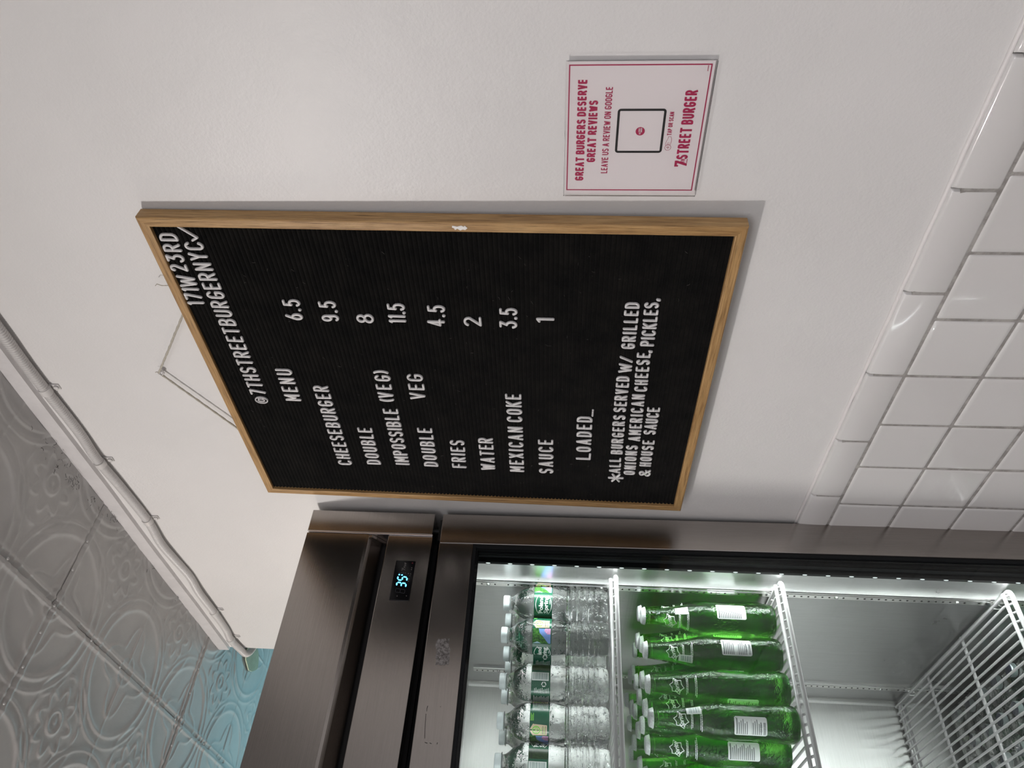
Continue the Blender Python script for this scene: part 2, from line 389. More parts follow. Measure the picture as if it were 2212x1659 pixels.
def stroke3d(pts, closed, r, hh, g):
    """raised half-round bar with round ends on the z=0 plane"""
    if not closed:          # sharp corners: separate bars, each with round ends
        for i in range(1, len(pts)-1):
            a = Vector(pts[i])-Vector(pts[i-1]); b = Vector(pts[i+1])-Vector(pts[i])
            if a.normalized().dot(b.normalized()) < 0.6:
                stroke3d(pts[:i+1], False, r, hh, g); stroke3d(pts[i:], False, r, hh*0.985, g); return
    prof = [(-1, 0), (-1, .45), (-.72, .86), (-.3, 1), (.3, 1), (.72, .86), (1, .45), (1, 0)]
    P = [Vector((p[0], p[1], 0)) for p in pts]; n = len(P); rings = []
    def ring(c, nrm, sc, zsc):
        return [c+nrm*(q[0]*r*sc)+Vector((0, 0, q[1]*hh*zsc)) for q in prof]
    for i in range(n):
        a = P[(i-1) % n] if (closed or i > 0) else None
        b = P[(i+1) % n] if (closed or i < n-1) else None
        t1 = (P[i]-a).normalized() if a is not None else None
        t2 = (b-P[i]).normalized() if b is not None else None
        if t1 is None: t1 = t2
        if t2 is None: t2 = t1
        n1 = Vector((-t1.y, t1.x, 0)); n2 = Vector((-t2.y, t2.x, 0))
        if i == 0 and not closed:
            for k in range(3, 0, -1):
                a_ = k*PI/8*0.98; rings.append(ring(P[0]-t2*r*math.sin(a_*4/3*0.98 if k == 3 else a_*4/3), n2, max(.05, math.cos(a_*4/3)), max(.35, math.cos(a_*4/3)**.5)))
        if t1.dot(t2) < 0.6:
            rings.append(ring(P[i], n1, 1, 1))
            for q in (0.33, 0.67):
                nm = (n1*(1-q)+n2*q)
                if nm.length < .05: nm = t1*-1
                rings.append(ring(P[i], nm.normalized(), 1, 1))
            rings.append(ring(P[i], n2, 1, 1))
        else:
            nm = (n1+n2).normalized(); rings.append(ring(P[i], nm, min(1.3, 1/max(.5, nm.dot(n2))), 1))
        if i == n-1 and not closed:
            for k in range(1, 4):
                a_ = k*PI/8*4/3*0.98; rings.append(ring(P[-1]+t1*r*math.sin(a_), n1, max(.05, math.cos(a_)), max(.35, math.cos(a_)**.5)))
    m_ = len(prof); vs = [v for q in rings for v in q]; fs = []
    k = len(rings)
    for i in range(k if closed else k-1):
        j = (i+1) % k
        for q in range(m_-1): fs.append((i*m_+q, i*m_+q+1, j*m_+q+1, j*m_+q))
    if not closed: fs.append(tuple(range(m_))); fs.append(tuple((k-1)*m_+q for q in range(m_-1, -1, -1)))
    g.add(vs, [f[::-1] for f in fs])
def layout(s, u0, u1, H, sw):
    """letter x positions so that the word spans u0..u1 (outer edges); widths scaled slightly if needed"""
    ws = [glyph(c)[0] for c in s]; ch = H-sw
    tot = sum(x*ch+sw for x in ws); gaps = len(s)-1
    span = u1-u0; k = 1.0
    gap = (span-tot)/gaps if gaps else 0
    gmin = 0.02*H; gmax = 0.30*H
    if gap < gmin:
        k = (span-gaps*gmin-len(s)*sw)/max(1e-6, sum(ws)*ch); k = max(.5, k); gap = gmin
    elif gap > gmax:
        gap = gmax*0.8; k = min(1.25, (span-gaps*gap-len(s)*sw)/max(1e-6, sum(ws)*ch))
        if gaps: gap = (span-len(s)*sw-k*sum(ws)*ch)/gaps
    xs = []; x = u0
    for c, a in zip(s, ws):
        xs.append(x+sw/2); x += a*ch*k+sw+gap
    return xs, k
def flat_stroke(pts, closed, r, fn, g, z, mi=0):
    """flat printed stroke as quads with mitres; fn maps (x,y)->output"""
    P = [Vector((p[0], p[1])) for p in pts]; n = len(P)
    segs = [(i, (i+1) % n) for i in range(n if closed else n-1)]
    for a, b in segs:
        t = (P[b]-P[a]); l = t.length
        if l < 1e-7: continue
        t /= l; g.zk = (getattr(g, 'zk', 0)+1) % 9
        nn = Vector((-t.y, t.x))*r; e = t*r*(0.45 if closed or n > 3 else 1.0)
        q = [P[a]-e+nn, P[a]-e-nn, P[b]+e-nn, P[b]+e+nn]
        g.add([(p.x, p.y, z+g.zk*1.6e-5) for p in q], [(0, 1, 2, 3)], mi)
def print_text(g, s, x0, x1, y, H, weight, z, mi=0):
    """printed condensed capitals from the stroke font, spaces allowed"""
    sw = H*weight; ch = H-sw
    ws = [glyph(c)[0]*ch+sw if c != ' ' else H*0.16 for c in s]
    gap = 0.10*H; tot = sum(ws)+gap*(len(s)-1); k = (x1-x0)/tot; x = x0
    for c, a in zip(s, ws):
        if c != ' ':
            for pts, cl in glyph(c)[1]:
                flat_stroke([(x+(sw/2+px_*ch)*k, y+sw/2+py*ch) for px_, py in pts], cl, sw/2*min(1, k), None, g, z, mi)
        x += (a+gap)*k
def font_text(s, H, width=None, weight=0.0, shear=0.0):
    """Blender's own font as flat triangles: ([(x,y)], faces), cap height about H, left/baseline at 0"""
    cu = bpy.data.curves.new('t', 'FONT'); cu.body = s; cu.size = H/0.72; cu.offset = weight; cu.shear = shear; cu.resolution_u = 3
    o = bpy.data.objects.new('t', cu); COL.objects.link(o)
    dg = bpy.context.evaluated_depsgraph_get(); me = bpy.data.meshes.new_from_object(o.evaluated_get(dg))
    vs = [(v.co.x, v.co.y) for v in me.vertices]; fs = [tuple(p.vertices) for p in me.polygons]
    bpy.data.objects.remove(o); bpy.data.curves.remove(cu); bpy.data.meshes.remove(me)
    if vs:
        x0 = min(v[0] for v in vs); x1 = max(v[0] for v in vs); k = (width/(x1-x0)) if width else 1
        vs = [((v[0]-x0)*k, v[1]) for v in vs]
    return vs, fs

# ------------------------------------------------------------------ setting
XW = 0.77            # painted wall face
CZ = 0.893           # ceiling
FL = -Z0
YE = 1.887           # end of the painted wall (outer corner)
wall = struct(obj('wall_right', G().box(XW, XW+0.14, -2.2, YE, FL, CZ+0.02), M['wall']))
floor_o = struct(obj('floor', G().box(-2.8, 2.6, -2.3, 4.3, FL-0.1, FL), M['floor']))
struct(obj('wall_left', G().box(-2.8, -2.7, -2.2, 4.2, FL, CZ+0.02), M['room']))
struct(obj('wall_back', G().box(-2.8, 2.6, 4.2, 4.3, FL, CZ+0.02), M['room']))
struct(obj('wall_far', G().box(2.5, 2.6, -2.2, 4.2, FL, CZ+0.02), M['room']))
ceil_o = struct(obj('ceiling', G().box(-2.8, 2.6, -2.3, 4.3, CZ+0.006, CZ+0.10), M['ceiling']))
# pressed metal ceiling panels, two feet square
PU = 0.305
def relief(u, v):
    du = abs(u-round(u)); dv = abs(v-round(v)); iu = round(u)
    ex = min(u, 2-u); ey = min(v, 2-v)                  # distance to panel edge
    du_ = u-round(u); dv_ = v-round(v)
    d = math.hypot(du_, dv_); a = math.atan2(dv_, du_)
    gs = lambda x, s: math.exp(-(x/(s*.78))**2)
    h = 0.0
    wv = 0.006*math.sin(8*a)
    h += 0.0022*gs(d-0.475, .014)+0.0030*gs(d-0.405, .020)
    # leaves inside the circle, pointing away from the crossing
    if d < 0.40:
        pet = abs(math.cos(2*a))
        rr = 0.17+0.13*pet**2
        h += 0.0026*gs(d-rr, .016)*(0.4+0.6*abs(math.sin(4*a+0.5)))
        h += 0.0022*gs(math.sin(2*a)*d, .014)*(1 if 0.09 < d < 0.30 else 0)
        h += 0.0018*gs(d-0.09, .012)
    # rosette and scrolls in the four-cornered field
    mu = u-math.floor(u)-0.5; mv = v-math.floor(v)-0.5; e = math.hypot(mu, mv); b = math.atan2(mv, mu)
    if e < 0.34:
        h += 0.0032*gs(e-0.062, .013)+0.0028*gs(e, .022)
        h += 0.0030*gs(e-(0.150+0.030*math.cos(8*b)), .018)*(0.25+0.75*abs(math.cos(4*b)))
        h += 0.0030*gs(e-(0.225+0.035*math.cos(4*b)), .013)*abs(math.cos(2*b+PI/2*0))**0.5*(0.5+0.5*math.cos(12*b))
        h += 0.0030*gs(e-0.285, .016)*(abs(math.sin(2*b))**3)
    # straight beads: faint along the middle, bold at the panel edges
    if abs(u-1) < .06: h += 0.0014*gs(u-1, .012)
    if abs(v-1) < .06: h += 0.0014*gs(v-1, .012)
    for ed in (ex, ey):
        if ed < .08: h += 0.0038*gs(ed-0.030, .014)-0.003*gs(ed, .010)
    h += 0.0010*noise.noise(Vector((u*3, v*3, 0)))
    return h*0.62
NG = 220
gp = G(); vs = []; fs = []
for i in range(NG+1):
    for j in range(NG+1):
        u = 2*i/NG; v = 2*j/NG
        vs.append((u*PU, v*PU, -relief(u, v)))
for i in range(NG):
    for j in range(NG):
        a = i*(NG+1)+j; fs.append((a, a+1, a+NG+2, a+NG+1))
gp.add(vs, fs)
b0 = len(gp.v)
pme = mesh('ceiling_panel', gp, M['ceiling'], True)
for i in range(-5, 4):
    for j in range(-5, 5):
        inst('ceiling_panel', pme, ceil_o, (0.553+0.61*(i-1), 1.200+0.61*(j-1), CZ+Z0+0.0005*((i+j) % 2)))
# nails along the bold seams in view
g = G()
for k in range(9):
    for (x, y) in ((0.553+rng.uniform(-.004, .004), 0.75+0.15*k+rng.uniform(-.03, .03)), (0.20+0.06*k, 1.200), (0.20+0.06*k, 1.81)):
        g.lathe([(.0028, 0), (.0024, -.0010), (.0012, -.0014)], 8); nn = 24
        g.v[-nn:] = [(a+x, b+y, c+CZ-0.003) for a, b, c in g.v[-nn:]]
tag(obj('nail_head', g, M['ceiling'], ceil_o, True), kind='stuff')
# cracked and lifting paint where the panels meet the wall trim
g = G()
for (cx, cy, n_) in ((0.742, 1.04, 14), (0.735, 1.09, 16), (0.745, 1.17, 12), (0.752, 1.25, 12), (0.735, 0.97, 6), (0.757, 1.45, 6), (0.757, 1.58, 5)):
    for k in range(n_):
        x = cx+rng.gauss(0, .010); y = cy+rng.gauss(0, .018); a = rng.uniform(0, PI); l = rng.uniform(.003, .010)
        pts = []
        for q in range(4):
            pts.append((min(x, XW-.004), y, CZ-0.0048)); a += rng.gauss(0, .6); x += l/3*math.cos(a); y += l/3*math.sin(a)
        g.tube(pts, rng.uniform(.0002, .0005), 4)
tag(obj('paint_crack', g, M['crack'], ceil_o), kind='stuff')
g = G()
pts = [(0.83+0.03*math.cos(t*2*PI/14)*(1+.25*rng.random()), 2.11+0.05*math.sin(t*2*PI/14)*(1+.25*rng.random())) for t in range(14)]
g.prism(pts, 'z', CZ-0.0066, CZ-0.003); obj('peeling_patch', g, M['peel'], ceil_o)

# flat painted trim at the top of the wall, slightly wavy
g = G(); prof = []
N_ = 60; vs = []
for i in range(N_+1):
    y = -0.4+(YE+0.4)*i/N_; zl = 0.862+0.003*noise.noise(Vector((y*4, 0, 0))); o_ = 0.008+0.001*noise.noise(Vector((y*9, 3, 0)))
    vs += [(XW+.001, y, zl), (XW-o_, y, zl+.001), (XW-o_-.001, y, CZ-.004), (XW-o_+.003, y, CZ+.008), (XW+.001, y, CZ+.008)]
fs = [(i*5+k, i*5+(k+1) % 5, (i+1)*5+(k+1) % 5, (i+1)*5+k) for i in range(N_) for k in range(5)]+[(4, 3, 2, 1, 0), tuple(N_*5+k for k in range(5))]
g.add(vs, fs); struct(obj('trim_1', g, M['trim'], None, True, 40))

# wall tiles: bullnose course and square field tiles
ZT = -0.4395; YB = 1.158    # top of the bullnose; last tiles run behind the refrigerator
XT = XW-0.0065
struct(wall)
def tile_mesh(name, wy, hz, t=0.006, r=0.0022, bull=False):
    """tile centred at the origin, glazed face towards -x, softly pillowed edge"""
    ny, nz = 10, 10; vs = []; fs = []
    def ss(n):
        return [-0.5, -0.5+0.004/wy*hz*0+0.010, -0.47, -0.43, -0.2, 0.2, 0.43, 0.47, 0.49, 0.5] if n else None
    S = [-0.5, -0.488, -0.47, -0.43, 0.0, 0.43, 0.47, 0.488, 0.5]
    for a in S:
        for b in S:
            e = min(0.5-abs(a), 10); f_ = min(0.5-abs(b), 10)
            da = e*wy; db = f_*hz
            dep = 0
            for q, top in ((da, False), (db, b > 0)):
                rr = 0.010 if (bull and top) else r*1.6
                if q < rr: dep += t*0.75*(1-math.sqrt(max(0, 1-(1-q/rr)**2)))
            vs.append((-t+min(dep, t*0.95), a*wy, b*hz))
    n = len(S)
    for i in range(n-1):
        for j in range(n-1):
            k = i*n+j; fs.append((k, k+1, k+n+1, k+n))
    base = len(vs)
    rim = [i for i in range(n)]+[i*n+n-1 for i in range(1, n)]+[(n-1)*n+i for i in range(n-2, -1, -1)]+[i*n for i in range(n-2, 0, -1)]
    for i in rim: v = vs[i]; vs.append((0.0015, v[1], v[2]))
    m_ = len(rim)
    for i in range(m_): fs.append((rim[(i+1) % m_], rim[i], base+i, base+(i+1) % m_))
    gg = G(); gg.add(vs, fs); return mesh(name, gg, M['tile'], True, 50)
tm = tile_mesh('tile', 0.1068, 0.1049); tb = tile_mesh('bullnose_tile', 0.1509, 0.0515, bull=True)
obj('grout_bed', G().box(XT-0.0026, XW+0.001, -2.1, 1.50, FL+0.01, ZT-0.010), M['grout'], wall)
SY = 0.9915
for k in range(-3, 7):
    y = (0.4860+0.1540*(k-0.5))*SY
    if y > 1.42: continue
    o = inst('bullnose_tile', tb, wall, (XT+.002+rng.uniform(-.0004, .0004), y, ZT-0.0260+Z0)); o.rotation_euler = (rng.gauss(0, .002), 0, rng.gauss(0, .002))
y_ = -0.30
for rrow in range(9):
    for k in range(-8, 9):
        y = (0.4650+0.1100*(k+0.5))*SY
        z = ZT-0.0530-0.1072*(rrow+0.5)
        if z < FL+.06 or y > 1.45: continue
        o = inst('tile', tm, wall, (XT+.002+rng.uniform(-.0005, .0005), y, z+Z0)); o.rotation_euler = (rng.gauss(0, .002), rng.gauss(0, .004), rng.gauss(0, .003))
# bead of caulk between the paint and the bullnose
g = G(); pts = [(XW-.001, -0.5+0.03*i, ZT+.001+.001*noise.noise(Vector((i*.7, 0, 0)))) for i in range(64)]
g.tube(pts, .0034, 6, rad=[.0030+.0010*noise.noise(Vector((i*.9, 5, 0))) for i in range(64)]); obj('caulk_bead', g, M['caulk'], wall, True)

# ------------------------------------------------------------------ armoured cable along the top of the wall
cab = empty('armoured_cable', (XW-0.01, 1.2, 0.83), 'white painted armoured cable strapped along top of the wall under the ceiling', 'cable')
path = [(0.30, 0.845), (0.55, 0.841), (0.728, 0.838), (0.826, 0.839), (0.961, 0.834), (1.044, 0.835), (1.131, 0.830), (1.25, 0.826), (1.337, 0.831), (1.406, 0.828), (1.481, 0.823), (1.557, 0.826), (1.651, 0.826), (1.754, 0.829), (1.812, 0.833), (1.87, 0.829), (1.905, 0.820)]
def catmull(P, n):
    out = []
    for i in range(len(P)-1):
        p0, p1, p2, p3 = P[max(i-1, 0)], P[i], P[i+1], P[min(i+2, len(P)-1)]
        for k in range(n):
            t = k/n
            out.append(tuple(0.5*((2*b)+(-a+c)*t+(2*a-5*b+4*c-d)*t*t+(-a+3*b-3*c+d)*t**3) for a, b, c, d in zip(p0, p1, p2, p3)))
    out.append(tuple(P[-1])); return out
P3 = [(XW-.0105+.0015*math.sin(i*2.1), a, b) for i, (a, b) in enumerate(path)]+[(XW+.02, 1.925, 0.815), (XW+.07, 1.93, 0.81)]
cp = catmull(P3, 40)
# resample evenly
rs = [Vector(cp[0])]; acc = 0
for a, b in zip(cp, cp[1:]):
    a = Vector(a); b = Vector(b); L_ = (b-a).length; d = 0.0011-acc
    while d < L_:
        rs.append(a+(b-a)*d/L_); d += 0.0011
    acc = L_-(d-0.0011)
rad = [0.0074+0.0013*(1 if (i % 4) in (1, 2) else -1)*0.9 for i in range(len(rs))]
g = G(); g.tube(rs, .009, 12, rad=rad); obj('conduit', g, M['cable'], cab, True)
for yy in (0.862, 1.058, 1.252, 1.66, 1.812):
    i = min(range(len(rs)), key=lambda k: abs(rs[k].y-yy)); c = rs[i]
    g = G(); g.tube([(c.x, c.y-.006, c.z), (c.x, c.y+.006, c.z)], .0096, 14)
    g.rbox(XW-.0025, XW, c.y-.006, c.y+.006, c.z-.020, c.z, .001)
    g.lathe([(.0045, 0), (.0040, .0018), (.002, .0026)], 10); n_ = 30
    g.v[-n_:] = [(XW-.0035-z, c.y+x, c.z-.015+y) for x, y, z in g.v[-n_:]]
    obj('cable_strap', g, M['cable'], cab, True, 35)

# ------------------------------------------------------------------ letter board
yR_, yL_, zt_, zb_, xt_, xb_ = 0.518, 1.121, 0.535, -0.2165, 0.7485, 0.7375
upv = Vector((xt_-xb_, 0, zt_-zb_)); BH = upv.length+.0018; upv.normalize(); BW = yL_-yR_
rtv = Vector((0, -1, 0)); nv = rtv.cross(upv)
board = bpy.data.objects.new('letter_board', None); COL.objects.link(board); board.empty_display_size = .05
tag(board, 'oak framed black felt letter board with white plastic menu letters on white wall', 'sign')
bmx = Matrix.Identity(4)
for i, v in enumerate((rtv, upv, nv)): bmx[0][i], bmx[1][i], bmx[2][i] = v
bmx.translation = Vector((xb_, yL_, zb_+Z0)); board.matrix_world = bmx
FW, TH = 0.0140, 0.0190          # frame face width, thickness
def rail(a, b, inward):
    """mitred rail from a to b (outer corners) with the profile rising to a soft front edge"""
    a = Vector(a); b = Vector(b); t = (b-a).normalized(); nn = Vector(inward)
    prof = [(0, -TH), (0, -.0022), (.0007, -.0007), (.0022, 0), (FW-.0015, 0), (FW-.0004, -.0004), (FW, -.0015), (FW, -TH)]
    vs = []
    for e, s in ((a, 1), (b, -1)):
        for (p, z) in prof: q = e+nn*p+t*(p*s); vs.append((q.x, q.y, z))
    n = len(prof); fs = [(i, (i+1) % n, n+(i+1) % n, n+i) for i in range(n)]+[tuple(range(n-1, -1, -1)), tuple(range(n, 2*n))]
    gg = G(); gg.add(vs, fs); return gg
for a, b, nn, mt in (((0, 0), (BW, 0), (0, 1), 'oak_h'), ((BW, 0), (BW, BH), (-1, 0), 'oak_v'), ((BW, BH), (0, BH), (0, -1), 'oak_h'), ((0, BH), (0, 0), (1, 0), 'oak_v')):
    o = obj('frame_rail', rail(a, b, nn), M[mt], board, local=True)
# felt with its horizontal ribs as real relief
g = G(); vs = []; fs = []; PITCH_R = 0.00635; FZ = -0.0050; x0 = FW-.001; x1 = BW-FW+.001; y = FW-.001; rows = []
while y < BH-FW:
    for dy, dz in ((0, -.0028), (.0007, -.0009), (.0022, 0), (.0041, 0), (.0056, -.0009), (.0063, -.0028)):
        rows.append((y+dy, dz))
    y += PITCH_R
NX = 40
for (yy, dz) in rows:
    for i in range(NX+1):
        xx = x0+(x1-x0)*i/NX
        vs.append((xx, min(yy, BH-FW+.001), FZ+dz+0.0002*noise.noise(Vector((xx*60, yy*300, 0)))))
for r_ in range(len(rows)-1):
    for i in range(NX): a = r_*(NX+1)+i; fs.append((a, a+1, a+NX+2, a+NX+1))
g.add(vs, fs); g.box(FW-.002, BW-FW+.002, FW-.002, BH-FW+.002, -.016, -.012)
obj('felt_panel', g, M['felt'], board, True, local=True)
g = G()
for k in range(150):
    x = rng.uniform(.03, .57); y = rng.uniform(.03, .72); a = rng.uniform(0, 2*PI); l = rng.uniform(.001, .006); pts = []
    for q in range(5):
        pts.append((x, y, FZ+.0006)); a += rng.gauss(0, .5); x += l/4*math.cos(a); y += l/4*math.sin(a)
    g.tube(pts, rng.uniform(.00007, .00016), 3)
tag(obj('lint', g, M['lint'], board, local=True), kind='stuff')
# letters: (text, left, right, baseline, height) in millimetres on the felt
LET = [('171', 456.5, 486.5, 714, 713, 25.2), ('W', 488.5, 508.5, 712, 711, 26), ('23RD', 515.5, 577, 716, 711, 25),
 ('@7THSTREETBURGERNYC', 249, 564, 679, 681, 26), ('~', 565, 583, 683, 683, 22),
 ('MENU', 259, 331, 625.5, 624, 26), ('6.5', 432.5, 470.5, 579, 576.5, 25.5),
 ('CHEESEBURGER', 93.5, 295.5, 575.2, 575, 25.3), ('9.5', 432, 469, 527.5, 526, 25.3),
 ('DOUBLE', 98.5, 197, 524, 523.5, 25.3), ('8', 430.5, 447, 477.5, 477, 25.3),
 ('IMPOSSIBLE', 100.5, 247, 473.5, 472.8, 25.3), ('(', 264.5, 271, 475.5, 475.5, 25), ('VEG', 273.5, 324, 474.6, 473.2, 25.3), (')', 328, 335, 475, 475, 25),
 ('11.5', 432, 467.5, 432.6, 431, 25.3), ('DOUBLE', 99, 202, 423.6, 423, 25.3), ('VEG', 273, 328.5, 424.3, 423, 25.3), ('4.5', 428, 466, 378, 375.5, 25.3),
 ('FRIES', 98.5, 173, 374.5, 373, 25.3), ('2', 430, 446.5, 326.8, 326.5, 25.3), ('WATER', 95.8, 182, 325, 325, 25.3), ('3.5', 428.5, 464, 278, 277, 25.3),
 ('MEXICAN', 94, 213.3, 275.8, 275.4, 25.3), ('COKE', 226.8, 291.5, 275.6, 275.8, 25.3), ('1', 440, 448, 226.9, 226.9, 25.3),
 ('SAUCE', 93, 183.5, 225.9, 226.6, 25.3), ('L', 135.5, 152, 164.6, 164.6, 25), ('OADED', 157, 244.5, 164.9, 166, 25),
 ('.', 246.8, 249.6, 165.5, 165.5, 6), ('.', 250.8, 253.6, 165.5, 165.5, 6), ('.', 254.8, 257.6, 165.5, 165.5, 6), ('.', 259.2, 262, 165.5, 165.5, 6),
 ('*', 74.6, 100.2, 106.5, 106.5, 27), ('ALL', 101.8, 143.2, 113.3, 114.5, 19.8), ('BURGERS', 154, 250.8, 113.9, 115.8, 19.8), ('SERVED', 259.6, 338.2, 116.2, 116.6, 19.8),
 ('W', 346.6, 365, 115, 115.3, 19.8), ('/', 367.5, 379.2, 115.3, 115.3, 19.8), ('GRILLED', 394.8, 479.2, 114.4, 115.1, 19.8),
 ('ONIONS', 98.8, 177.5, 88.6, 90.3, 19.8), ('AMERICAN', 190, 300, 88.2, 90.8, 19.8), ('CHEESE', 307.6, 387, 89.4, 91.5, 19.8), (',', 388.3, 392.2, 92, 92, 19.8),
 ('PICKLES', 401, 480, 88.6, 89.9, 19.8), (',', 482.8, 486.8, 91.5, 91.5, 19.8), ('&', 96, 113, 63.5, 63.5, 19.8), ('HOUSE', 124, 192, 64.6, 65, 19.8), ('SAUCE', 207.8, 271.8, 66, 65.4, 19.8)]
gcache = {}
for s, u0, u1, v0, v1, H in LET:
    H *= .001; u0 *= .001; u1 *= .001; v0 *= .001; v1 *= .001
    sw = 0.0038 if H > .022 else (0.0034 if H > .01 else .0030)
    xs, k = layout(s, u0, u1, H, sw); ch = H-sw if s != '.' else .0005
    if len(s) == 1 and glyph(s)[0] > 0: k = ((u1-u0)-sw)/(glyph(s)[0]*ch) if s not in '.' else 1
    for i, c in enumerate(s):
        kk = round(k, 2); key = (c, kk, round(H, 4))
        if c == '.' : ch_ = ch if s == '.' else H-sw
        else: ch_ = H-sw
        if key not in gcache:
            gg = G()
            for pts, cl in glyph(c)[1]:
                pp = [(p[0]*ch_*kk, p[1]*ch_) for p in pts]
                stroke3d(pp, cl, sw/2*(1.15 if c in '.,' else (0.55 if c == '@' else 1)), .0028, gg)
            gcache[key] = mesh('letter', gg, M['letter'], True, 50)
        f_ = i/max(1, len(s)-1); vb = v0+(v1-v0)*f_
        o = bpy.data.objects.new('letter', gcache[key]); COL.objects.link(o); o.parent = board
        o.location = (xs[i], vb+sw/2+rng.uniform(-.0003, .0003), FZ-.0002); o.rotation_euler.z = rng.gauss(0, .012)
# flake of white paint on the right rail
g = G(); pts = [(0, 0), (.003, .0035), (.0045, .002), (.0075, .0035), (.0125, .002), (.0185, .0032), (.019, .0005), (.0165, -.0005), (.0155, -.003), (.0125, -.001), (.009, -.0035), (.006, -.002), (.003, -.0028)]
g.prism([(BW-.0075+b, .334+a) for a, b in pts][::-1], 'z', -.0006, .0006)
obj('paint_flake', g, M['paintchip'], board, local=True)
# hanging string and its screw
hs = empty('hanging_string', (0.764, 0.8165, 0.625), 'pale cotton string looped over the screw holding the letter board', 'string')
g = G()
def cord(a, b, n=30, sag=0.0):
    out = []
    for i in range(n+1):
        t = i/n; p = Vector(a).lerp(Vector(b), t); out.append(p+Vector((0, 0, -sag*math.sin(PI*t)))+Vector((0, rng.gauss(0, .00015), rng.gauss(0, .00015))))
    return out
g.tube(cord((0.7615, 0.8150, 0.6285), (0.7600, 0.672, 0.5300)), .0013, 6, rad=[.0017+.0003*math.sin(i*2.2) for i in range(31)])
g.tube(cord((0.7615, 0.8180, 0.6270), (0.7600, 0.968, 0.5300)), .0013, 6, rad=[.0017+.0003*math.sin(i*2.2) for i in range(31)])
g.tube([(0.7615, 0.8150, 0.6285), (0.7615, 0.8165, 0.6300), (0.7615, 0.8180, 0.6270)], .0013, 6)
g.tube([(0.7615, 0.8150, 0.6285), (0.760, 0.8120, 0.6305), (0.7605, 0.8135, 0.6330)], .0007, 5)
g.tube([(0.757, 0.634, 0.530), (0.756, 0.634, 0.5500), (0.757, 0.632, 0.5570), (0.758, 0.636, 0.561)], .0006, 5)
obj('cord', g, M['string'], hs, True)
sc_ = empty('wall_screw', (XW, 0.8165, 0.6255), 'small white painted screw in the wall above the letter board', 'screw')
g = G(); g.lathe([(.0016, 0), (.0016, .006), (.0046, .0062), (.0048, .0075), (.0036, .0096), (.0012, .0102)], 18)
g.xform(lambda v: Vector((XW-v.z, 0.8165+v.x, 0.6255+v.y))); obj('screw_head', g, M['screw'], sc_, True, 50)
g = G(); g.box(XW-.0106, XW-.0099, 0.8165-.0028, 0.8165+.0028, 0.6251, 0.6259); g.box(XW-.0106, XW-.0099, 0.8161, 0.8169, 0.6255-.0028, 0.6255+.0028); obj('screw_slot', g, M['greymark'], sc_)

# ------------------------------------------------------------------ acrylic review sign
sg = bpy.data.objects.new('review_sign', None); COL.objects.link(sg); sg.empty_display_size = .05
tag(sg, 'square clear acrylic sign with crimson border and lettering asking for reviews on the white wall', 'sign')
smx = Matrix.Identity(4)
for i, v in enumerate((rtv, Vector((0, 0, 1)), Vector((-1, 0, 0)))): smx[0][i], smx[1][i], smx[2][i] = v
smx.translation = Vector((XW-.003, 0.490, Z0)); sg.matrix_world = smx
g = G(); g.rbox(-.0025, .1575, -.1525, .0022, .0028, .0064, .0006, 1); obj('acrylic_panel', g, M['acrylic'], sg, local=True)
g = G(); g.box(-.0005, .1560, -.1508, .0005, .0012, .0026); obj('card', g, M['card'], sg, local=True)
for (a, b) in ((.004, -.004), (.151, -.004), (.004, -.147), (.151, -.147)):
    g = G(); g.box(a-.003, a+.003, b-.003, b+.003, -.003, .0012); obj('mounting_pad', g, M['sticker'], sg, local=True)
zp = .00275; g = G()
def rect(g, x0, x1, y0, y1, z, mi=0): g.add([(x0, y0, z), (x1, y0, z), (x1, y1, z), (x0, y1, z)], [(0, 1, 2, 3)], mi)
bx0, bx1, by0, by1, bw = .0038, .1530, -.1480, -.0012, .0013
rect(g, bx0, bx1, by1-bw, by1, zp); rect(g, bx0, bx1, by0, by0+bw, zp); rect(g, bx0, bx0+bw, by0+bw, by1-bw, zp); rect(g, bx1-bw, bx1, by0+bw, by1-bw, zp)
print_text(g, 'GREAT BURGERS DESERVE', .0168, .1373, -.0208, .0098, .215, zp)
print_text(g, 'GREAT REVIEWS', .0408, .1142, -.0333, .0098, .215, zp)
print_text(g, 'LEAVE US A REVIEW ON GOOGLE', .0265, .1292, -.0480, .0074, .15, zp)
print_text(g, 'TAP OR SCAN', .0738, .1010, -.1158, .0050, .19, zp)
print_text(g, 'STREET BURGER', .0446, .1251, -.1376, .0135, .215, zp)
# big figure seven with its small TH
g.add([(x, y, zp) for x, y in ((.0352, -.1278), (.0372, -.1278), (.0372, -.1263), (.0397, -.1263), (.0360, -.1374), (.0392, -.1374), (.0428, -.1263), (.0428, -.1235), (.0352, -.1235))], [(0, 1, 2, 8), (8, 2, 3, 7), (7, 3, 6), (3, 4, 5, 6)])
print_text(g, 'TH', .0402, .0448, -.1345, .0046, .20, zp); rect(g, .0398, .0449, -.1374, -.1366, zp)
print_text(g, 'OMEGA', .1453, .1512, -.1450, .0013, .16, zp) if False else None
# little grey-red mark in the lower right corner
for k in range(5): rect(g, .1455+k*.0012, .1462+k*.0012, -.1446, -.1434, zp)
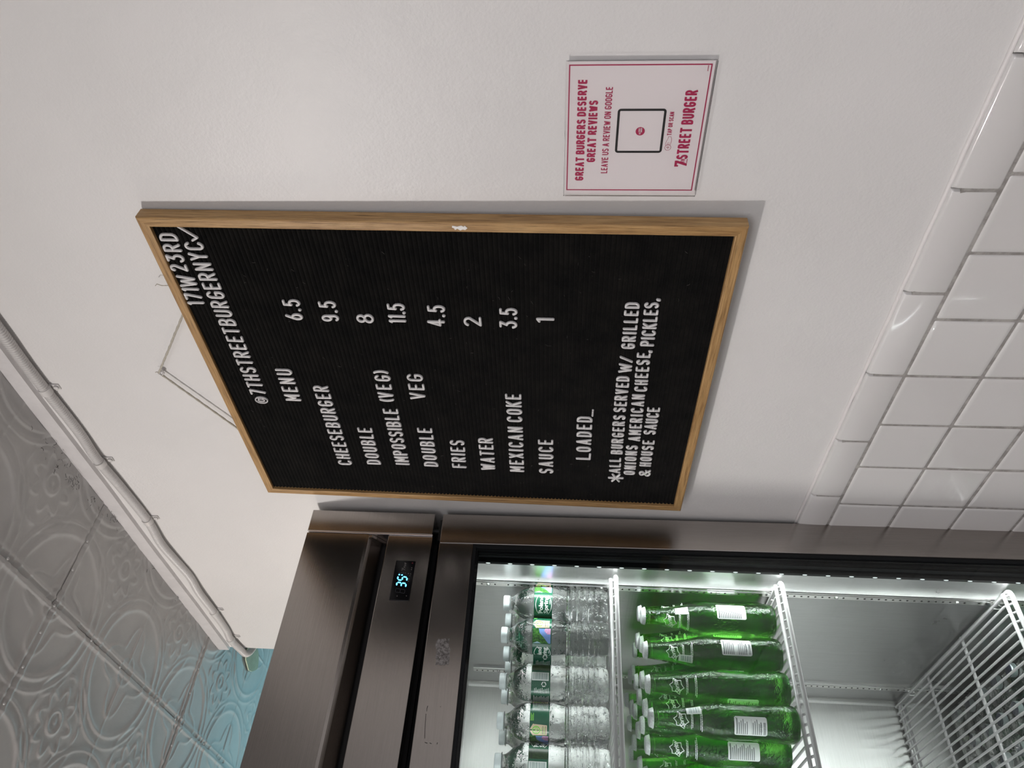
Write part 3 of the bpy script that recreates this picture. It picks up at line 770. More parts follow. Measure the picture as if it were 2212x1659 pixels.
# tapping hand symbol
def ring2(g, cx, cy, r, w_, z, a0=0, a1=360, n=24, mi=0, k=1.0):
    vs = []; 
    for i in range(n+1):
        a = R(a0+(a1-a0)*i/n)
        for q in (r-w_/2, r+w_/2): vs.append((cx+q*math.cos(a), cy+k*q*math.sin(a), z))
    g.add(vs, [(2*i, 2*i+1, 2*i+3, 2*i+2) for i in range(n)], mi)
ring2(g, .0590, -.1135, .0034, .0004, zp)
for k in (1, 2, 3): ring2(g, .0572, -.1135, .0009*k, .0004, zp, -40, 40, 8)
hand = [(.0612, -.1108), (.0640, -.1105), (.0668, -.1112), (.0700, -.1125), (.0722, -.1128), (.0722, -.1155), (.0698, -.1163), (.0668, -.1166), (.0640, -.1160), (.0622, -.1154)]
flat_stroke(hand, False, .00018, None, g, zp); flat_stroke([(.0615, -.1125), (.0650, -.1128)], False, .00018, None, g, zp); flat_stroke([(.0616, -.1140), (.0652, -.1142)], False, .00018, None, g, zp)
obj('crimson_print', g, M['crimson'], sg, local=True)
# black rounded square (its code is left out) and the round crimson badge in its middle
g = G(); cx, cy, hw, rc, lw = .0786, -.0811, .0262, .0036, .0026
out = []; inn = []
for sx, sy, a0 in ((1, 1, 0), (-1, 1, 90), (-1, -1, 180), (1, -1, 270)):
    for k in range(7):
        a = R(a0+15*k)
        out.append((cx+sx*(hw-rc)+rc*math.cos(a), cy+sy*(hw-rc)+rc*math.sin(a), zp)); r2 = max(rc-lw, .0005)
        inn.append((cx+sx*(hw-rc)+r2*math.cos(a), cy+sy*(hw-rc)+r2*math.sin(a), zp))
n_ = len(out); g.add(out+inn, [(i, (i+1) % n_, n_+(i+1) % n_, n_+i) for i in range(n_)]); obj('black_square_print', g, M['inkblack'], sg, local=True)
g = G(); g.add([(cx+.0050*math.cos(R(a)), cy+.0050*math.sin(R(a)), zp) for a in range(0, 360, 12)], [tuple(range(30))])
print_text(g, '7TH', cx-.0038, cx-.0016, cy-.0008, .0020, .16, zp+.0001, 1)
print_text(g, 'STREET', cx-.0010, cx+.0040, cy+.0002, .0017, .16, zp+.0001, 1); print_text(g, 'BURGER', cx-.0010, cx+.0040, cy-.0020, .0017, .16, zp+.0001, 1)
obj('round_badge', g, [M['crimson'], M['white']], sg, local=True)

# ------------------------------------------------------------------ refrigerator
FY = 1.183; FX0, FX1 = -0.010, 0.7555; FT = 0.4672
fr = empty('display_refrigerator', ((FX0+FX1)/2, FY+.35, FL), 'tall brushed steel glass door refrigerator lit inside with small black digital display', 'refrigerator')
XI, XL, YBK = 0.700, 0.045, 1.862           # interior faces
IT, IB = 0.215, -1.30
YC = 1.243                                    # front edge of the cabinet opening
g = G()
g.box(XI, FX1, YC, YBK+.04, FL+.13, FT-.002); g.box(FX0, XL, YC, YBK+.04, FL+.13, FT-.002)
g.box(XL, XI, YBK+.004, YBK+.04, FL+.13, FT-.002); g.box(XL, XI, YC, YBK+.01, IT+.004, FT-.002); g.box(XL, XI, YC, YBK+.01, FL+.13, IB-.004)
obj('cabinet', g, M['steel'], fr)
g = G()
g.box(XI-.0015, XI+.001, YC-.001, YBK, IB, IT); g.box(XL-.001, XL+.0015, YC-.001, YBK, IB, IT)
# coved back corner of the right side
obj('side_liner', g, M['liner'], fr)
g = G(); g.box(XL, XI, YBK-.0015, YBK+.005, IB, IT)
g.prism([(XI-.0015, YBK-.012), (XI-.0015, YBK-.001), (XI-.012, YBK-.001), (XI-.006, YBK-.004), (XI-.003, YBK-.007)], 'z', IB, IT)
obj('back_liner', g, M['linerback'], fr)
g = G(); g.box(XL, XI, YC, YBK, IT, IT+.005); g.box(XL, XI, YC, YBK, IB-.005, IB); obj('inner_panel', g, M['linerback'], fr)
# pilasters with rows of slots
for side, xx, sgn in (('r', XI-.0015, -1), ('l', XL+.0015, 1)):
    for yp in (1.3165, 1.752):
        g = G()
        x1_ = xx+sgn*.006
        pr = [(xx, yp), (xx+sgn*.0045, yp), (x1_, yp+.0015), (x1_, yp+.0045), (xx+sgn*.002, yp+.0065), (x1_, yp+.0085), (x1_, yp+.021), (xx, yp+.023)]
        g.prism(pr if sgn < 0 else pr[::-1], 'z', IB+.02, IT-.02)
        pl = obj('pilaster', g, M['bright'], fr)
        g = G(); z = IB+.03
        while z < IT-.03:
            k = int((z-IB)/0.0131)
            if k % 17 != 5: g.box(min(x1_, x1_+sgn*.0004), max(x1_, x1_+sgn*.0004), yp+.0130, yp+.0160, z+.001, z+.0042)
            z += 0.0131
        tag(obj('slot', g, M['dark'], pl), kind='stuff')
        g = G(); z = IB+.03+5*.0131
        while z < IT-.02:
            g.lathe([(.0044, 0), (.0034, .0018), (.0015, .0026)], 10); g.v[-30:] = [(x1_+sgn*c, yp+.0145+a, z+.003+b) for a, b, c in g.v[-30:]]; z += 17*.0131
        obj('rivet', g, M['bright'], pl, True)
# light strips inside the front edges
for sgn, xx in ((-1, XI-.0018), (1, XL+.0018)):
    g = G(); x2 = xx+sgn*.010; z0_, z1_ = IB+.05, 0.20
    pr = [(xx, YC-.004), (xx+sgn*.0085, YC-.004), (x2, YC+.0005), (xx, YC+.0105)]
    g.add([(a, b, c) for c in (z0_, z1_) for a, b in pr], [(0, 1, 5, 4), (1, 2, 6, 5), (3, 2, 1, 0), (4, 5, 6, 7), (0, 4, 7, 3)], 0)
    e0, e1 = (pr[2][0]-sgn*.0003, pr[2][1]-.0004), (pr[3][0], pr[3][1]-.0012)      # opaque back of the diffuser
    g.add([(e0[0], e0[1], z0_), (e1[0], e1[1], z0_), (e1[0], e1[1], z1_), (e0[0], e0[1], z1_)], [(0, 1, 2, 3)], 0)
    g.add([(pr[2][0], pr[2][1], z0_), (pr[3][0], pr[3][1], z0_), (pr[3][0], pr[3][1], z1_), (pr[2][0], pr[2][1], z1_)], [(0, 1, 2, 3)], 1)
    ls = obj('led_strip', g, [M['blackgloss'], M['led']], fr)
    g = G(); z = IB+.06
    while z < 0.20:
        g.lathe([(.0030, 0), (.0026, .0014), (.0010, .0022)], 8); g.v[-24:] = [(xx+sgn*.0090+a*.5, YC-.0012-c*.6, z+b*1.6) for a, b, c in g.v[-24:]]; z += 0.0415
    obj('led', g, M['leddot'], ls, True)  # glowing dots imitate LED reflections on the black housing
# black throat moulding around the opening
g = G()
g.box(XI-.0005, FX1-.012, FY+.045, YC+.0, FL+.25, 0.200); g.box(FX0+.012, XL+.0005, FY+.045, YC, FL+.25, 0.200); g.box(FX0+.012, FX1-.012, FY+.045, YC, 0.200, 0.232)
obj('throat_moulding', g, M['blackmatt'], fr)

# upper grille: side post, hooded panel, vent with its shade coloured in and control panel
PX = 0.7065
g = G(); g.rbox(PX+.0035, FX1, FY, FY+.058, 0.2315, FT, .0012); obj('corner_post', g, M['steel'], fr)
g = G(); g.rbox(PX, PX+.0038, FY-.0012, FY+.03, 0.2300, FT-.003, .0012); tag(obj('post_lip', g, M['steeledge'], fr), 'bright folded lip of the corner post')
ZH = 0.3475
g = G(); g.prism([(FY, FT-.0008), (FY-.001, ZH+.006), (FY+.0006, ZH+.0015), (FY+.006, ZH-.003), (FY+.028, ZH-.018), (FY+.030, ZH-.016), (FY+.030, FT-.0008)], 'x', FX0+.045, PX-.001)
obj('hood_panel', g, M['steel'], fr)
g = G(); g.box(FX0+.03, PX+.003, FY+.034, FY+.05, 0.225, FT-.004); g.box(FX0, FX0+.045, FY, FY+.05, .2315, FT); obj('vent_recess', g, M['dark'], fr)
g = G(); g.prism([(FY+.0003, ZH-.004), (FY+.008, ZH-.012), (FY+.030, ZH-.030), (FY+.030, ZH+.01), (FY+.004, ZH+.01)], 'x', PX-.006, PX-.0005); obj('vent_bracket', g, M['steel'], fr)
g = G(); g.rbox(FX0+.045, PX-.001, FY, FY+.030, 0.2300, 0.3125, .0010); obj('control_panel', g, M['steel'], fr)
# digital display
dx0, dx1, dz0, dz1 = 0.5770, 0.6545, 0.2540, 0.2895
disp = obj('display', G().rbox(dx0, dx1, FY-.0016, FY+.004, dz0, dz1, .0012), M['displayblack'], fr)
def onfront(gl, y):  # local (x,z,off) geometry drawn as (x,y,z) -> world front plane
    return gl.xform(lambda v: Vector((v.x, y-v.z, v.y)))
def seg7(g, x, y, w_, h, on, t, sl=.12, mi=0):
    S = {'a': ((0, h), (w_, h)), 'b': ((w_, h), (w_, h/2)), 'c': ((w_, h/2), (w_, 0)), 'd': ((0, 0), (w_, 0)), 'e': ((0, 0), (0, h/2)), 'f': ((0, h/2), (0, h)), 'g': ((0, h/2), (w_, h/2))}
    for k in on:
        (a, b), (c, d) = S[k]; L_ = math.hypot(c-a, d-b); ux, uy = (c-a)/L_, (d-b)/L_; s = t*.35
        q = [(a+ux*s, b+uy*s), (a+ux*(s+t/2)-uy*t/2, b+uy*(s+t/2)+ux*t/2), (c-ux*(s+t/2)-uy*t/2, d-uy*(s+t/2)+ux*t/2), (c-ux*s, d-uy*s), (c-ux*(s+t/2)+uy*t/2, d-uy*(s+t/2)-ux*t/2), (a+ux*(s+t/2)+uy*t/2, b+uy*(s+t/2)-ux*t/2)]
        g.add([(x+p+(r_)*sl, y+r_, 0) for p, r_ in q], [tuple(range(5, -1, -1))], mi)
yd = FY-.0018
g = G(); seg7(g, 0.6020, 0.2640, .0072, .0165, 'abcdg', .0023); seg7(g, 0.6140, 0.2640, .0072, .0165, 'acdfg', .0023)
for (a, b) in ((.6258, .2790), (.6253, .2740)): g.box(a-.0011, a+.0011, b-.0011, b+.0011, 0, .0001)
obj('lit_digits', onfront(g, yd), M['digit'], disp)
g = G(); seg7(g, 0.5905, 0.2640, .0068, .0165, 'abcdefg', .0008); obj('unlit_digit', onfront(g, yd), M['ghost'], disp)
g = G(); v_, f_ = font_text('True', .0052, .0150, 0.00002, 0.35); g.add([(0.6350+a, .2700+b, 0) for a, b in v_], f_)
g.add([(.6335, .2755, 0), (.6395, .2765, 0), (.6395, .2768, 0), (.6335, .2760, 0)], [(0, 1, 2, 3)])
for (a, b, s) in ((.6480, .2580, .0), (.6400, .2588, .0012), (.6365, .2588, .0012), (.6280, .2592, .0010), (.6245, .2597, .0010), (.6180, .2605, .0015), (.6140, .2607, .0015), (.6285, .2630, .001), (.6295, .2760, .0011), (.6295, .2725, .0011), (.6295, .2690, .0011), (.6295, .2795, .0011), (.5850, .2760, .0014), (.5860, .2598, .0012)):
    if s: ring2(g, a, b, s*.6, .0004, 0, n=6)
obj('panel_print', onfront(g, yd), M['greymark'], disp)
g = G(); ring2(g, .6495, .2590, .0010, .0005, 0, n=10); obj('power_mark', onfront(g, yd), M['redmark'], disp)
# lower grille, legs, never seen in the photograph but part of the cabinet
g = G(); g.rbox(FX0, FX1, FY+.01, FY+.05, FL+.10, FL+.235, .002); obj('lower_grille', g, M['steel'], fr)
for a in (FX0+.06, FX1-.06):
    for b in (FY+.08, YBK-.04):
        g = G(); g.lathe([(.016, FL), (.016, FL+.02), (.011, FL+.03), (.011, FL+.14)], 16); g.v = [(x+a, y+b, z) for x, y, z in g.v]; obj('leg', g, M['black'], fr)

# glass door, sagging slightly on its hinge
DT, DB = 0.2165, -1.285
door = bpy.data.objects.new('door', None); COL.objects.link(door); door.parent = fr
dpos = Vector((FX1, FY, DT+Z0)); door.location = dpos-fr.location; door.rotation_euler = (0, -R(0.46), 0)
def dobj(name, g, m, smooth=False, angle=None): # g in lens coords
    g.v = [(x-dpos.x, y-dpos.y, z+Z0-dpos.z) for x, y, z in g.v]
    return obj(name, g, m, door, smooth, angle, local=True)
SW = 0.0620; DD = 0.050; DX1 = FX1; DX0 = FX0
def ring_prism(x0, x1, z0, z1, wd, y0, y1, mi=0, g=None):
    g = g or G()
    g.box(x0, x0+wd, y0, y1, z0, z1, mi); g.box(x1-wd, x1, y0, y1, z0, z1, mi); g.box(x0+wd, x1-wd, y0, y1, z1-wd, z1, mi); g.box(x0+wd, x1-wd, y0, y1, z0, z0+wd, mi); return g
g = G(); g.rbox(DX1-SW, DX1, FY, FY+.012, DB, DT, .0012); dobj('hinge_stile', g, M['steelv'])
g = G(); g.rbox(DX0, DX0+SW, FY, FY+.012, DB, DT, .0012); dobj('handle_stile', g, M['steelv'])
g = G(); g.rbox(DX0+SW, DX1-SW, FY+.0002, FY+.012, DT-SW, DT, .0010); dobj('top_rail', g, M['steel'])
g = G(); g.rbox(DX0+SW, DX1-SW, FY+.0002, FY+.012, DB, DB+SW, .0010); dobj('bottom_rail', g, M['steel'])
dobj('door_core', ring_prism(DX0+.002, DX1-.002, DB+.002, DT-.002, SW-.004, FY+.010, FY+.044), M['blackmatt'])
dobj('window_seal', ring_prism(DX0+SW-.002, DX1-SW+.002, DB+SW-.002, DT-SW+.002, .0075, FY+.0022, FY+.030), M['blackmatt'])
g = G()
for yy, e in ((.008, .0085), (.016, .0105), (.024, .0085)): ring_prism(DX0+SW, DX1-SW, DB+SW, DT-SW, e, FY+yy, FY+yy+.0015, g=g)
dobj('glass_spacer', g, M['blackmatt'])
for yy in (.0065, .0285):
    g = G(); g.box(DX0+SW, DX1-SW, FY+yy, FY+yy+.0004, DB+SW, DT-SW); dobj('glass_pane', g, M['glass'])
dobj('gasket', ring_prism(DX0+.012, DX1-.012, DB+.012, DT-.012, .020, FY+.044, FY+.052), M['black'])
g = G(); g.tube([(DX0+.02, FY-.001, -.2), (DX0+.02, FY-.035, -.21), (DX0+.02, FY-.035, -.55), (DX0+.02, FY-.001, -.56)], .007, 10); dobj('handle', g, M['steel'], True)
# hinge pin and bracket in the gap above the door
g = G(); g.box(FX1-.05, FX1-.006, FY+.012, FY+.05, 0.2185, 0.2225); g.tube([(FX1-.022, FY+.028, .214), (FX1-.022, FY+.028, .232)], .005, 10); obj('hinge', g, M['black'], fr)
# glue patch and pen marks on the top rail
g = G(); pts = []
for k in range(26):
    a = 2*PI*k/26; r_ = 1+rng.uniform(-.12, .12); cxx = max(-1, min(1, 1.25*math.cos(a))); cyy = max(-1, min(1, 1.3*math.sin(a)))
    pts.append((0.4915+.022*cxx*r_, 0.186+.0115*cyy*r_+(.003 if cxx > .3 else -.001)))
g.prism(pts, 'y', FY-.0003, FY+.0008); dobj('glue_residue', g, M['residue'])
g = G()
for a, b, c, d in ((.404, .200, .396, .2006), (.392, .2012, .356, .1985), (.3505, .1975, .3495, .1935), (.350, .190, .349, .187), (.404, .180, .4035, .1795), (.3485, .1785, .3510, .1780)):
    g.tube([(a, FY-.0002, b), ((a+c)/2, FY-.0002, (b+d)/2+.0004), (c, FY-.0002, d)], .00035, 4)
dobj('pen_mark', g, M['crack'])

# ------------------------------------------------------------------ wire shelves
def make_shelf(zt, label):
    """zt: height of the top of the wires"""
    s = empty('wire_shelf', ((XL+XI)/2, 1.56, zt-.012), label, 'shelf')
    xa, xb, ya, yb = XL+.012, XI-.0085, 1.272, 1.850; zr = zt-.0065
    rc = .012; pts = []
    for cx_, cy_, a0 in ((xb-rc, ya+rc, -90), (xb-rc, yb-rc, 0), (xa+rc, yb-rc, 90), (xa+rc, ya+rc, 180)):
        for k in range(6): a = R(a0+18*k); pts.append((cx_+rc*math.cos(a), cy_+rc*math.sin(a), zt-.0125))
    g = G(); g.tube(pts, .0043, 12, closed=True); obj('perimeter_rod', g, M['wire'], s, True)
    g = G(); g.tube([(xa+.004, ya+.0100, zt-.0028), (xb-.004, ya+.0100, zt-.0034)], .0034, 10); obj('front_rod', g, M['wire'], s, True)
    g = G(); g.tube([(xa+.004, yb-.008, zr-.014), (xb-.004, yb-.008, zr-.014)], .0030, 8); obj('rear_rod', g, M['wire'], s, True)
    for yy in (1.475, 1.660):
        g = G(); g.tube([(xa, yy, zr-.0012), (xb, yy, zr-.0012)], .0034, 8); obj('cross_rod', g, M['wire'], s, True)
    n = int((xb-xa-.012)/0.0163)
    g = G(); w0 = Vector((0, 0, zt))
    r_ = .0024; gp2 = G()
    gp2.tube([(0, ya+.0010, zt-.0118), (0, ya+.0060, zt-.0100), (0, ya+.0110, zt-.0070), (0, ya+.0180, zt-r_-.0004), (0, yb-.004, zt-r_), (0, yb-.001, zt-.004), (0, yb-.001, zt-.012)], r_, 6)
    off = s.location; gp2.v = [(x, y-off.y, z+Z0-off.z) for x, y, z in gp2.v]
    me = mesh('wire', gp2, M['wire'], True)
    for k in range(n+1):
        inst('wire', me, s, (xb-.0085-k*0.0163-off.x, 0, 0))
    return s
ZS = [-0.0985, -0.4040, -0.8120, -1.1300]
make_shelf(ZS[0], 'grey wire shelf, the uppermost, carrying the clear water bottles')
make_shelf(ZS[1], 'grey wire shelf, second from the top, carrying the standing green soda bottles')
make_shelf(ZS[2], 'empty grey wire shelf below the green soda bottles')
make_shelf(ZS[3], 'grey wire shelf, the lowest, under the shrink wrapped bottles')
for zt in ZS:       # bent clips hooked into the pilasters
    for yy in (1.329, 1.765):
        g = G(); x_ = XI-.008
        g.tube([(x_+.001, yy-.004, zt+.004), (x_-.003, yy-.004, zt-.014), (x_-.008, yy-.002, zt-.022), (x_-.010, yy+.002, zt-.016), (x_-.008, yy+.004, zt-.006)], .0011, 6)
        g.rbox(x_-.002, x_+.002, yy-.005, yy+.005, zt-.026, zt-.006, .0006, 1)
        tag(obj('shelf_clip', g, M['bright'], None, True, 40), {1.329: 'small bent steel clip under the front right corner of the ', 1.765: 'small bent steel clip under the rear right corner of the '}[yy] + ['top shelf', 'second shelf', 'empty third shelf', 'lowest shelf'][ZS.index(zt)], 'clip', 'steel clips holding up the shelves')

# ------------------------------------------------------------------ water bottles
def prof_smooth(P, n=3):
    out = []
    for (a, b) in zip(P, P[1:]):
        for k in range(n): t = k/n; out.append((a[0]+(b[0]-a[0])*t, a[1]+(b[1]-a[1])*t))
    out.append(P[-1]); return out
wp = [(.004, .004), (.018, .0015), (.024, .0), (.0285, .002), (.0312, .007), (.0322, .014)]
z = .017
while z < .070:
    wp += [(.0308, z), (.0302, z+.0015), (.0321, z+.0042), (.0326, z+.0065), (.0322, z+.0088)]; z += .0106
wp += [(.0300, .0725), (.0294, .0765), (.0306, .083), (.0324, .092), (.0330, .100), (.0330, .1045), (.0322, .1060), (.0322, .1410), (.0330, .1425), (.0327, .1480), (.0312, .1545), (.0288, .1610), (.0258, .1665), (.0224, .1705), (.0216, .1715), (.0196, .1735), (.0162, .1775), (.0135, .1815), (.0124, .1845), (.0124, .1868), (.0160, .1872), (.0160, .1882), (.0122, .1886), (.0118, .1985)]
def wf(a, z, r):
    if r < .012 or z > .17: return 0
    k = .0010*noise.noise(Vector((math.sin(a)*2.6, math.cos(a)*2.6, z*28)))
    if z < .105: k += .0010*abs(noise.noise(Vector((math.sin(a)*5, math.cos(a)*5, z*60+9))))-.0005*abs(math.sin(5*a+z*30))
    elif z > .143: k += .0007*math.cos(6*a+z*40)
    else: k = 0
    return k
g = G(); g.lathe(prof_smooth(wp, 2), 56, f=wf)
me_wbody = mesh('bottle_body', g, M['water'], True)
g = G(); g.lathe([(.0136, .1885), (.0140, .1890), (.0140, .1905), (.0134, .1907), (.0140, .1910), (.0140, .1990), (.0132, .2003), (.008, .2004)], 60, f=lambda a, z, r: (.00035*math.cos(30*a) if .1908 < z < .1995 else 0))
me_wcap = mesh('cap', g, M['capw'], True, 60)
LR = 0.03235
def wrap(vs, fs, u, v, g, mi, layer, r=LR):
    rr = r+layer*.00012
    g.add([((rr)*math.sin((x+u)/r), -(rr)*math.cos((x+u)/r), y+v) for x, y in vs], fs, mi)
def wrect(g, u0, u1, v0, v1, mi, layer, r=LR):
    n = max(1, int(abs(u1-u0)/.002)); vs = []; 
    for i in range(n+1): x = u0+(u1-u0)*i/n; vs += [(x, v0), (x, v1)]
    wrap(vs, [(2*i, 2*i+2, 2*i+3, 2*i+1) for i in range(n)], 0, 0, g, mi, layer, r)
def wpoly(g, pts, u, v, mi, layer, r=LR):
    """polygon as vertical slices so that it follows the curve"""
    x0 = min(p[0] for p in pts); x1 = max(p[0] for p in pts); n = max(2, int((x1-x0)/.0012)); cols = []
    for i in range(n+1):
        x = x0+(x1-x0)*(i+.0001)/(n+.0002); ys = []
        for a, b in zip(pts, pts[1:]+pts[:1]):
            if (a[0]-x)*(b[0]-x) < 0: ys.append(a[1]+(b[1]-a[1])*(x-a[0])/(b[0]-a[0]))
        if ys: cols.append((x, min(ys), max(ys)))
    vs = []
    for x, a, b in cols: vs += [(x, a), (x, b)]
    wrap(vs, [(2*i, 2*i+2, 2*i+3, 2*i+1) for i in range(len(cols)-1)], u, v, g, mi, layer, r)
LM = [M['lblgreen'], M['forest'], M['darkforest'], M['blue'], M['sky'], M['pink'], M['beige'], M['lime'], M['white'], M['barc']]
g = G(); V0, V1 = .1062, .1408; C = 2*PI*LR
vs = []; n = 72
for i in range(n):
    a = 2*PI*i/n; vs += [(LR*math.sin(a), -LR*math.cos(a), V0), (LR*math.sin(a), -LR*math.cos(a), V1)]
g.add(vs, [(2*i, (2*i+2) % (2*n), (2*i+3) % (2*n), 2*i+1) for i in range(n)], 0)
def wring(cx_, cy_, rx, ry, w_, mi, layer, a0=0, a1=360, n=28):
    vs = []
    for i in range(n+1):
        a = R(a0+(a1-a0)*i/n)
        for q in (-w_/2, w_/2): vs.append((cx_+(rx+q)*math.cos(a), cy_+(ry+q)*math.sin(a)))
    wrap(vs, [(2*i, 2*i+1, 2*i+3, 2*i+2) for i in range(n)], 0, 0, g, mi, layer)
# u origin = middle of the oval mark
wring(0, .1225, .0215, .0150, .0010, 8, 2, 35, 145); wring(0, .1225, .0215, .0150, .0010, 8, 2, 215, 325)
v_, f_ = font_text('Poland', .0078, .0330, .00035); wrap(v_, f_, -.0165, .1240, g, 8, 3)
v_, f_ = font_text('Spring', .0078, .0330, .00035); wrap(v_, f_, -.0165, .1145, g, 8, 3)
v_, f_ = font_text('1845', .0024, .0075); wrap(v_, f_, .0010, .1095, g, 8, 3)
wrect(g, .0240, .0500, V0+.0015, V1-.0005, 1, 1)                       # forest scene
wpoly(g, [(.024, .0), (.024, .004), (.034, .012), (.042, .020), (.050, .022), (.050, .0)], 0, V0+.0015, 3, 2)
wpoly(g, [(.024, .018), (.0275, .025), (.024, .0335)], 0, V0+.0004, 4, 2)
wpoly(g, [(.040, .0), (.040, .006), (.046, .012), (.0505, .010), (.0505, 0)], 0, V0+.0015, 5, 3)
wpoly(g, [(.0520, 0), (.0520, .024), (.0500, .024), (.0610, .031), (.0720, .024), (.0700, .024), (.0700, 0)], 0, V0+.0040, 6, 2)   # house shaped badge
wring(.0610, .1290, .0062, .0062, .0018, 7, 3); wring(.0590, .1290, .0021, .0021, .0010, 7, 3); wring(.0632, .1290, .0021, .0021, .0010, 7, 3)
for k in range(4): wrect(g, .0540, .0680-(k % 2)*.002, .1125+k*.0022, .1134+k*.0022, 7 if k % 2 else 2, 3)
for k in range(3): wrect(g, .0760, .0890-(k % 2)*.003, .1340+k*.0020, .1350+k*.0020, 7, 2)   # the coded square beside it is left out
for k in range(11): wrect(g, .0950, .1180-(k*7 % 5)*.0010, .1090+k*.0026, .1100+k*.0026, 8, 2)
for k in range(10): wrect(g, .1230, .1330-(k*5 % 4)*.0010, .1090+k*.0028, .1098+k*.0028, 8, 2)
wring(.1390, .1180, .0036, .0036, .0016, 8, 3, 10, 110, 8); wring(.1390, .1180, .0036, .0036, .0016, 8, 3, 130, 230, 8); wring(.1390, .1180, .0036, .0036, .0016, 8, 3, 250, 350, 8)
wrect(g, .1450, .1600, V0+.003, V1-.001, 8, 2)
v_z = V0+.005
while v_z < V1-.003:
    t_ = rng.choice([.0004, .0007, .0010]); wrect(g, .1470, .1590, v_z, v_z+t_, 9, 3); v_z += t_+rng.choice([.0004, .0008])
wrect(g, .1640, .1830-.002, V0+.001, V1-.0005, 2, 1)
wrect(g, -.0215-.004, -.0215, V0+.001, V1, 2, 1)
me_wlabel = mesh('label', g, LM, False)
g = G(); _p = [(.0136, .1885), (.0140, .1890), (.0140, .1905), (.0134, .1907), (.0140, .1910), (.0140, .1990), (.0134, .2001)]
g.lathe(_p, 60, f=lambda a, z, r: (.00035*math.cos(30*a) if .1908 < z < .1995 else 0), cap=False); g.lathe([(.0134, .2001), (.0125, .2004)], 60, mi=1)
me_wcap2 = mesh('cap', g, [M['capw'], M['capv']], True, 60)
def water_bottle(x, y, zb, rot, label, group, cap=None):
    b = empty('water_bottle', (x, y, zb), label, 'bottle', group)
    b.rotation_euler.z = rot
    inst('bottle_body', me_wbody, b); inst('cap', cap or me_wcap, b); inst('label', me_wlabel, b)
    return b
GW = 'clear water bottles on the top shelf'
def face(x, y, u): return math.atan2(x, y)*-1 - u/LR
for x, y, u, lb in ((.6585, 1.340, .000, 'clear water bottle at the front beside the side wall, white oval mark facing out'),
                    (.5920, 1.335, .036, 'clear water bottle at the front with forest picture facing out, second from side wall'),
                    (.5220, 1.378, .141, 'clear water bottle at the front with barcode facing out, third from side wall'),
                    (.4540, 1.386, .073, 'clear water bottle at the front with beige house badge, fourth from side wall'),
                    (.3870, 1.392, .156, 'clear water bottle at the front cut by the photo edge, fifth from side wall'),
                    (.3200, 1.398, .020, 'clear water bottle at the front, farthest of all from the side wall')):
    water_bottle(x, y, ZS[0], face(x, y, u), lb, GW)
for k, (x, y, lb) in enumerate(((.6600, 1.421, 'beside the side wall'), (.5955, 1.430, 'behind the bottle showing the forest picture'), (.6010, 1.503, 'farthest back near the side wall'),
                                (.5215, 1.452, 'behind the third front bottle'), (.4520, 1.466, 'behind the bottle with the beige badge'), (.3850, 1.470, 'behind the bottle cut by the photo edge'))):
    water_bottle(x, y, ZS[0], k*1.1+.4, 'clear water bottle standing in the second rank '+lb, GW)

# ------------------------------------------------------------------ green glass soda bottles
H_ = 0.245
gpf = [(.003, .004), (.018, .003), (.022, .0005), (.0265, .0018), (.0292, .006), (.0302, .014), (.0306, .026), (.0300, .038), (.0288, .050), (.0279, .062), (.0277, .078), (.0279, .095), (.0285, .110), (.0290, .122), (.0288, .133), (.0276, .143), (.0252, .154), (.0226, .165), (.0203, .177), (.0182, .190), (.0163, .203), (.0147, .216), (.0137, .226), (.0135, .2290), (.0142, .2298), (.0142, .2320), (.0130, .2330), (.0130, .2410)]
def gf(a, z, r):
    if r < .02 or z > .17: return 0
    k = .0005*noise.noise(Vector((math.sin(a)*6, math.cos(a)*6, z*200)))
    if .112 < z < .140 or .018 < z < .046:       # moulded dimples
        k -= .0009*max(0, math.cos(14*a)*math.cos(z*2*PI/.010))**2
    return k
g = G(); g.lathe(prof_smooth(gpf, 3), 64, f=gf); me_gbody = mesh('bottle_body', g, M['green'], True)
g = G(); g.lathe([(.0156, .2372), (.0161, .2380), (.0154, .2402), (.0147, .2425), (.0139, .2442), (.0120, .2450), (.0060, .2453)], 63, f=lambda a, z, r: (.0007*math.cos(21*a) if z < .240 else 0))
me_gcap = mesh('crown_cap', g, M['capm'], True, 70)
# nutrition sticker
def sticker_mesh(flag):
    g = G(); r = .0284; w_, h0, h1 = .030, .056, .1085
    n = 16; vs = []
    for i in range(n+1):
        x = -w_/2+w_*i/n; e = .0022*(1-math.sqrt(max(0, 1-(max(0, abs(x)-(w_/2-.0022))/.0022)**2)))
        vs += [(x, h0+e), (x, h1-e)]
    wrap(vs, [(2*i, 2*i+2, 2*i+3, 2*i+1) for i in range(n)], 0, 0, g, 0, 1, r)
    for k in range(13):
        y = h1-.005-k*.0032
        if flag and k in (6, 7): continue
        wrect(g, -w_/2+.002, w_/2-.003-(k*5 % 7)*.0012, y, y+(.0012 if k else .0017), 1, 3, r)
    if flag:
        wrect(g, -w_/2+.002, w_/2-.004, h1-.0275, h1-.0272, 1, 3, r)
        v_, f_ = font_text('CA CRV', .0034, .014); wrap(v_, f_, -.008, h0+.008, g, 1, 4, r)
        for k in range(12): wrect(g, -.012+k*.0016, -.0113+k*.0016, h0+.002, h0+.006, 1, 4, r)
    else:
        v_, f_ = font_text('Nutrition Facts', .0024, .022); wrap(v_, f_, -.0125, h1-.0045, g, 1, 4, r)
    return mesh('nutrition_sticker', g, [M['sticker'], M['greyink']])
me_st = [sticker_mesh(0), sticker_mesh(1)]
def neck_r(z):
    for (a, b) in zip(gpf, gpf[1:]):
        if a[1] <= z <= b[1]: return a[0]+(b[0]-a[0])*(z-a[1])/max(1e-6, b[1]-a[1])
    return .015
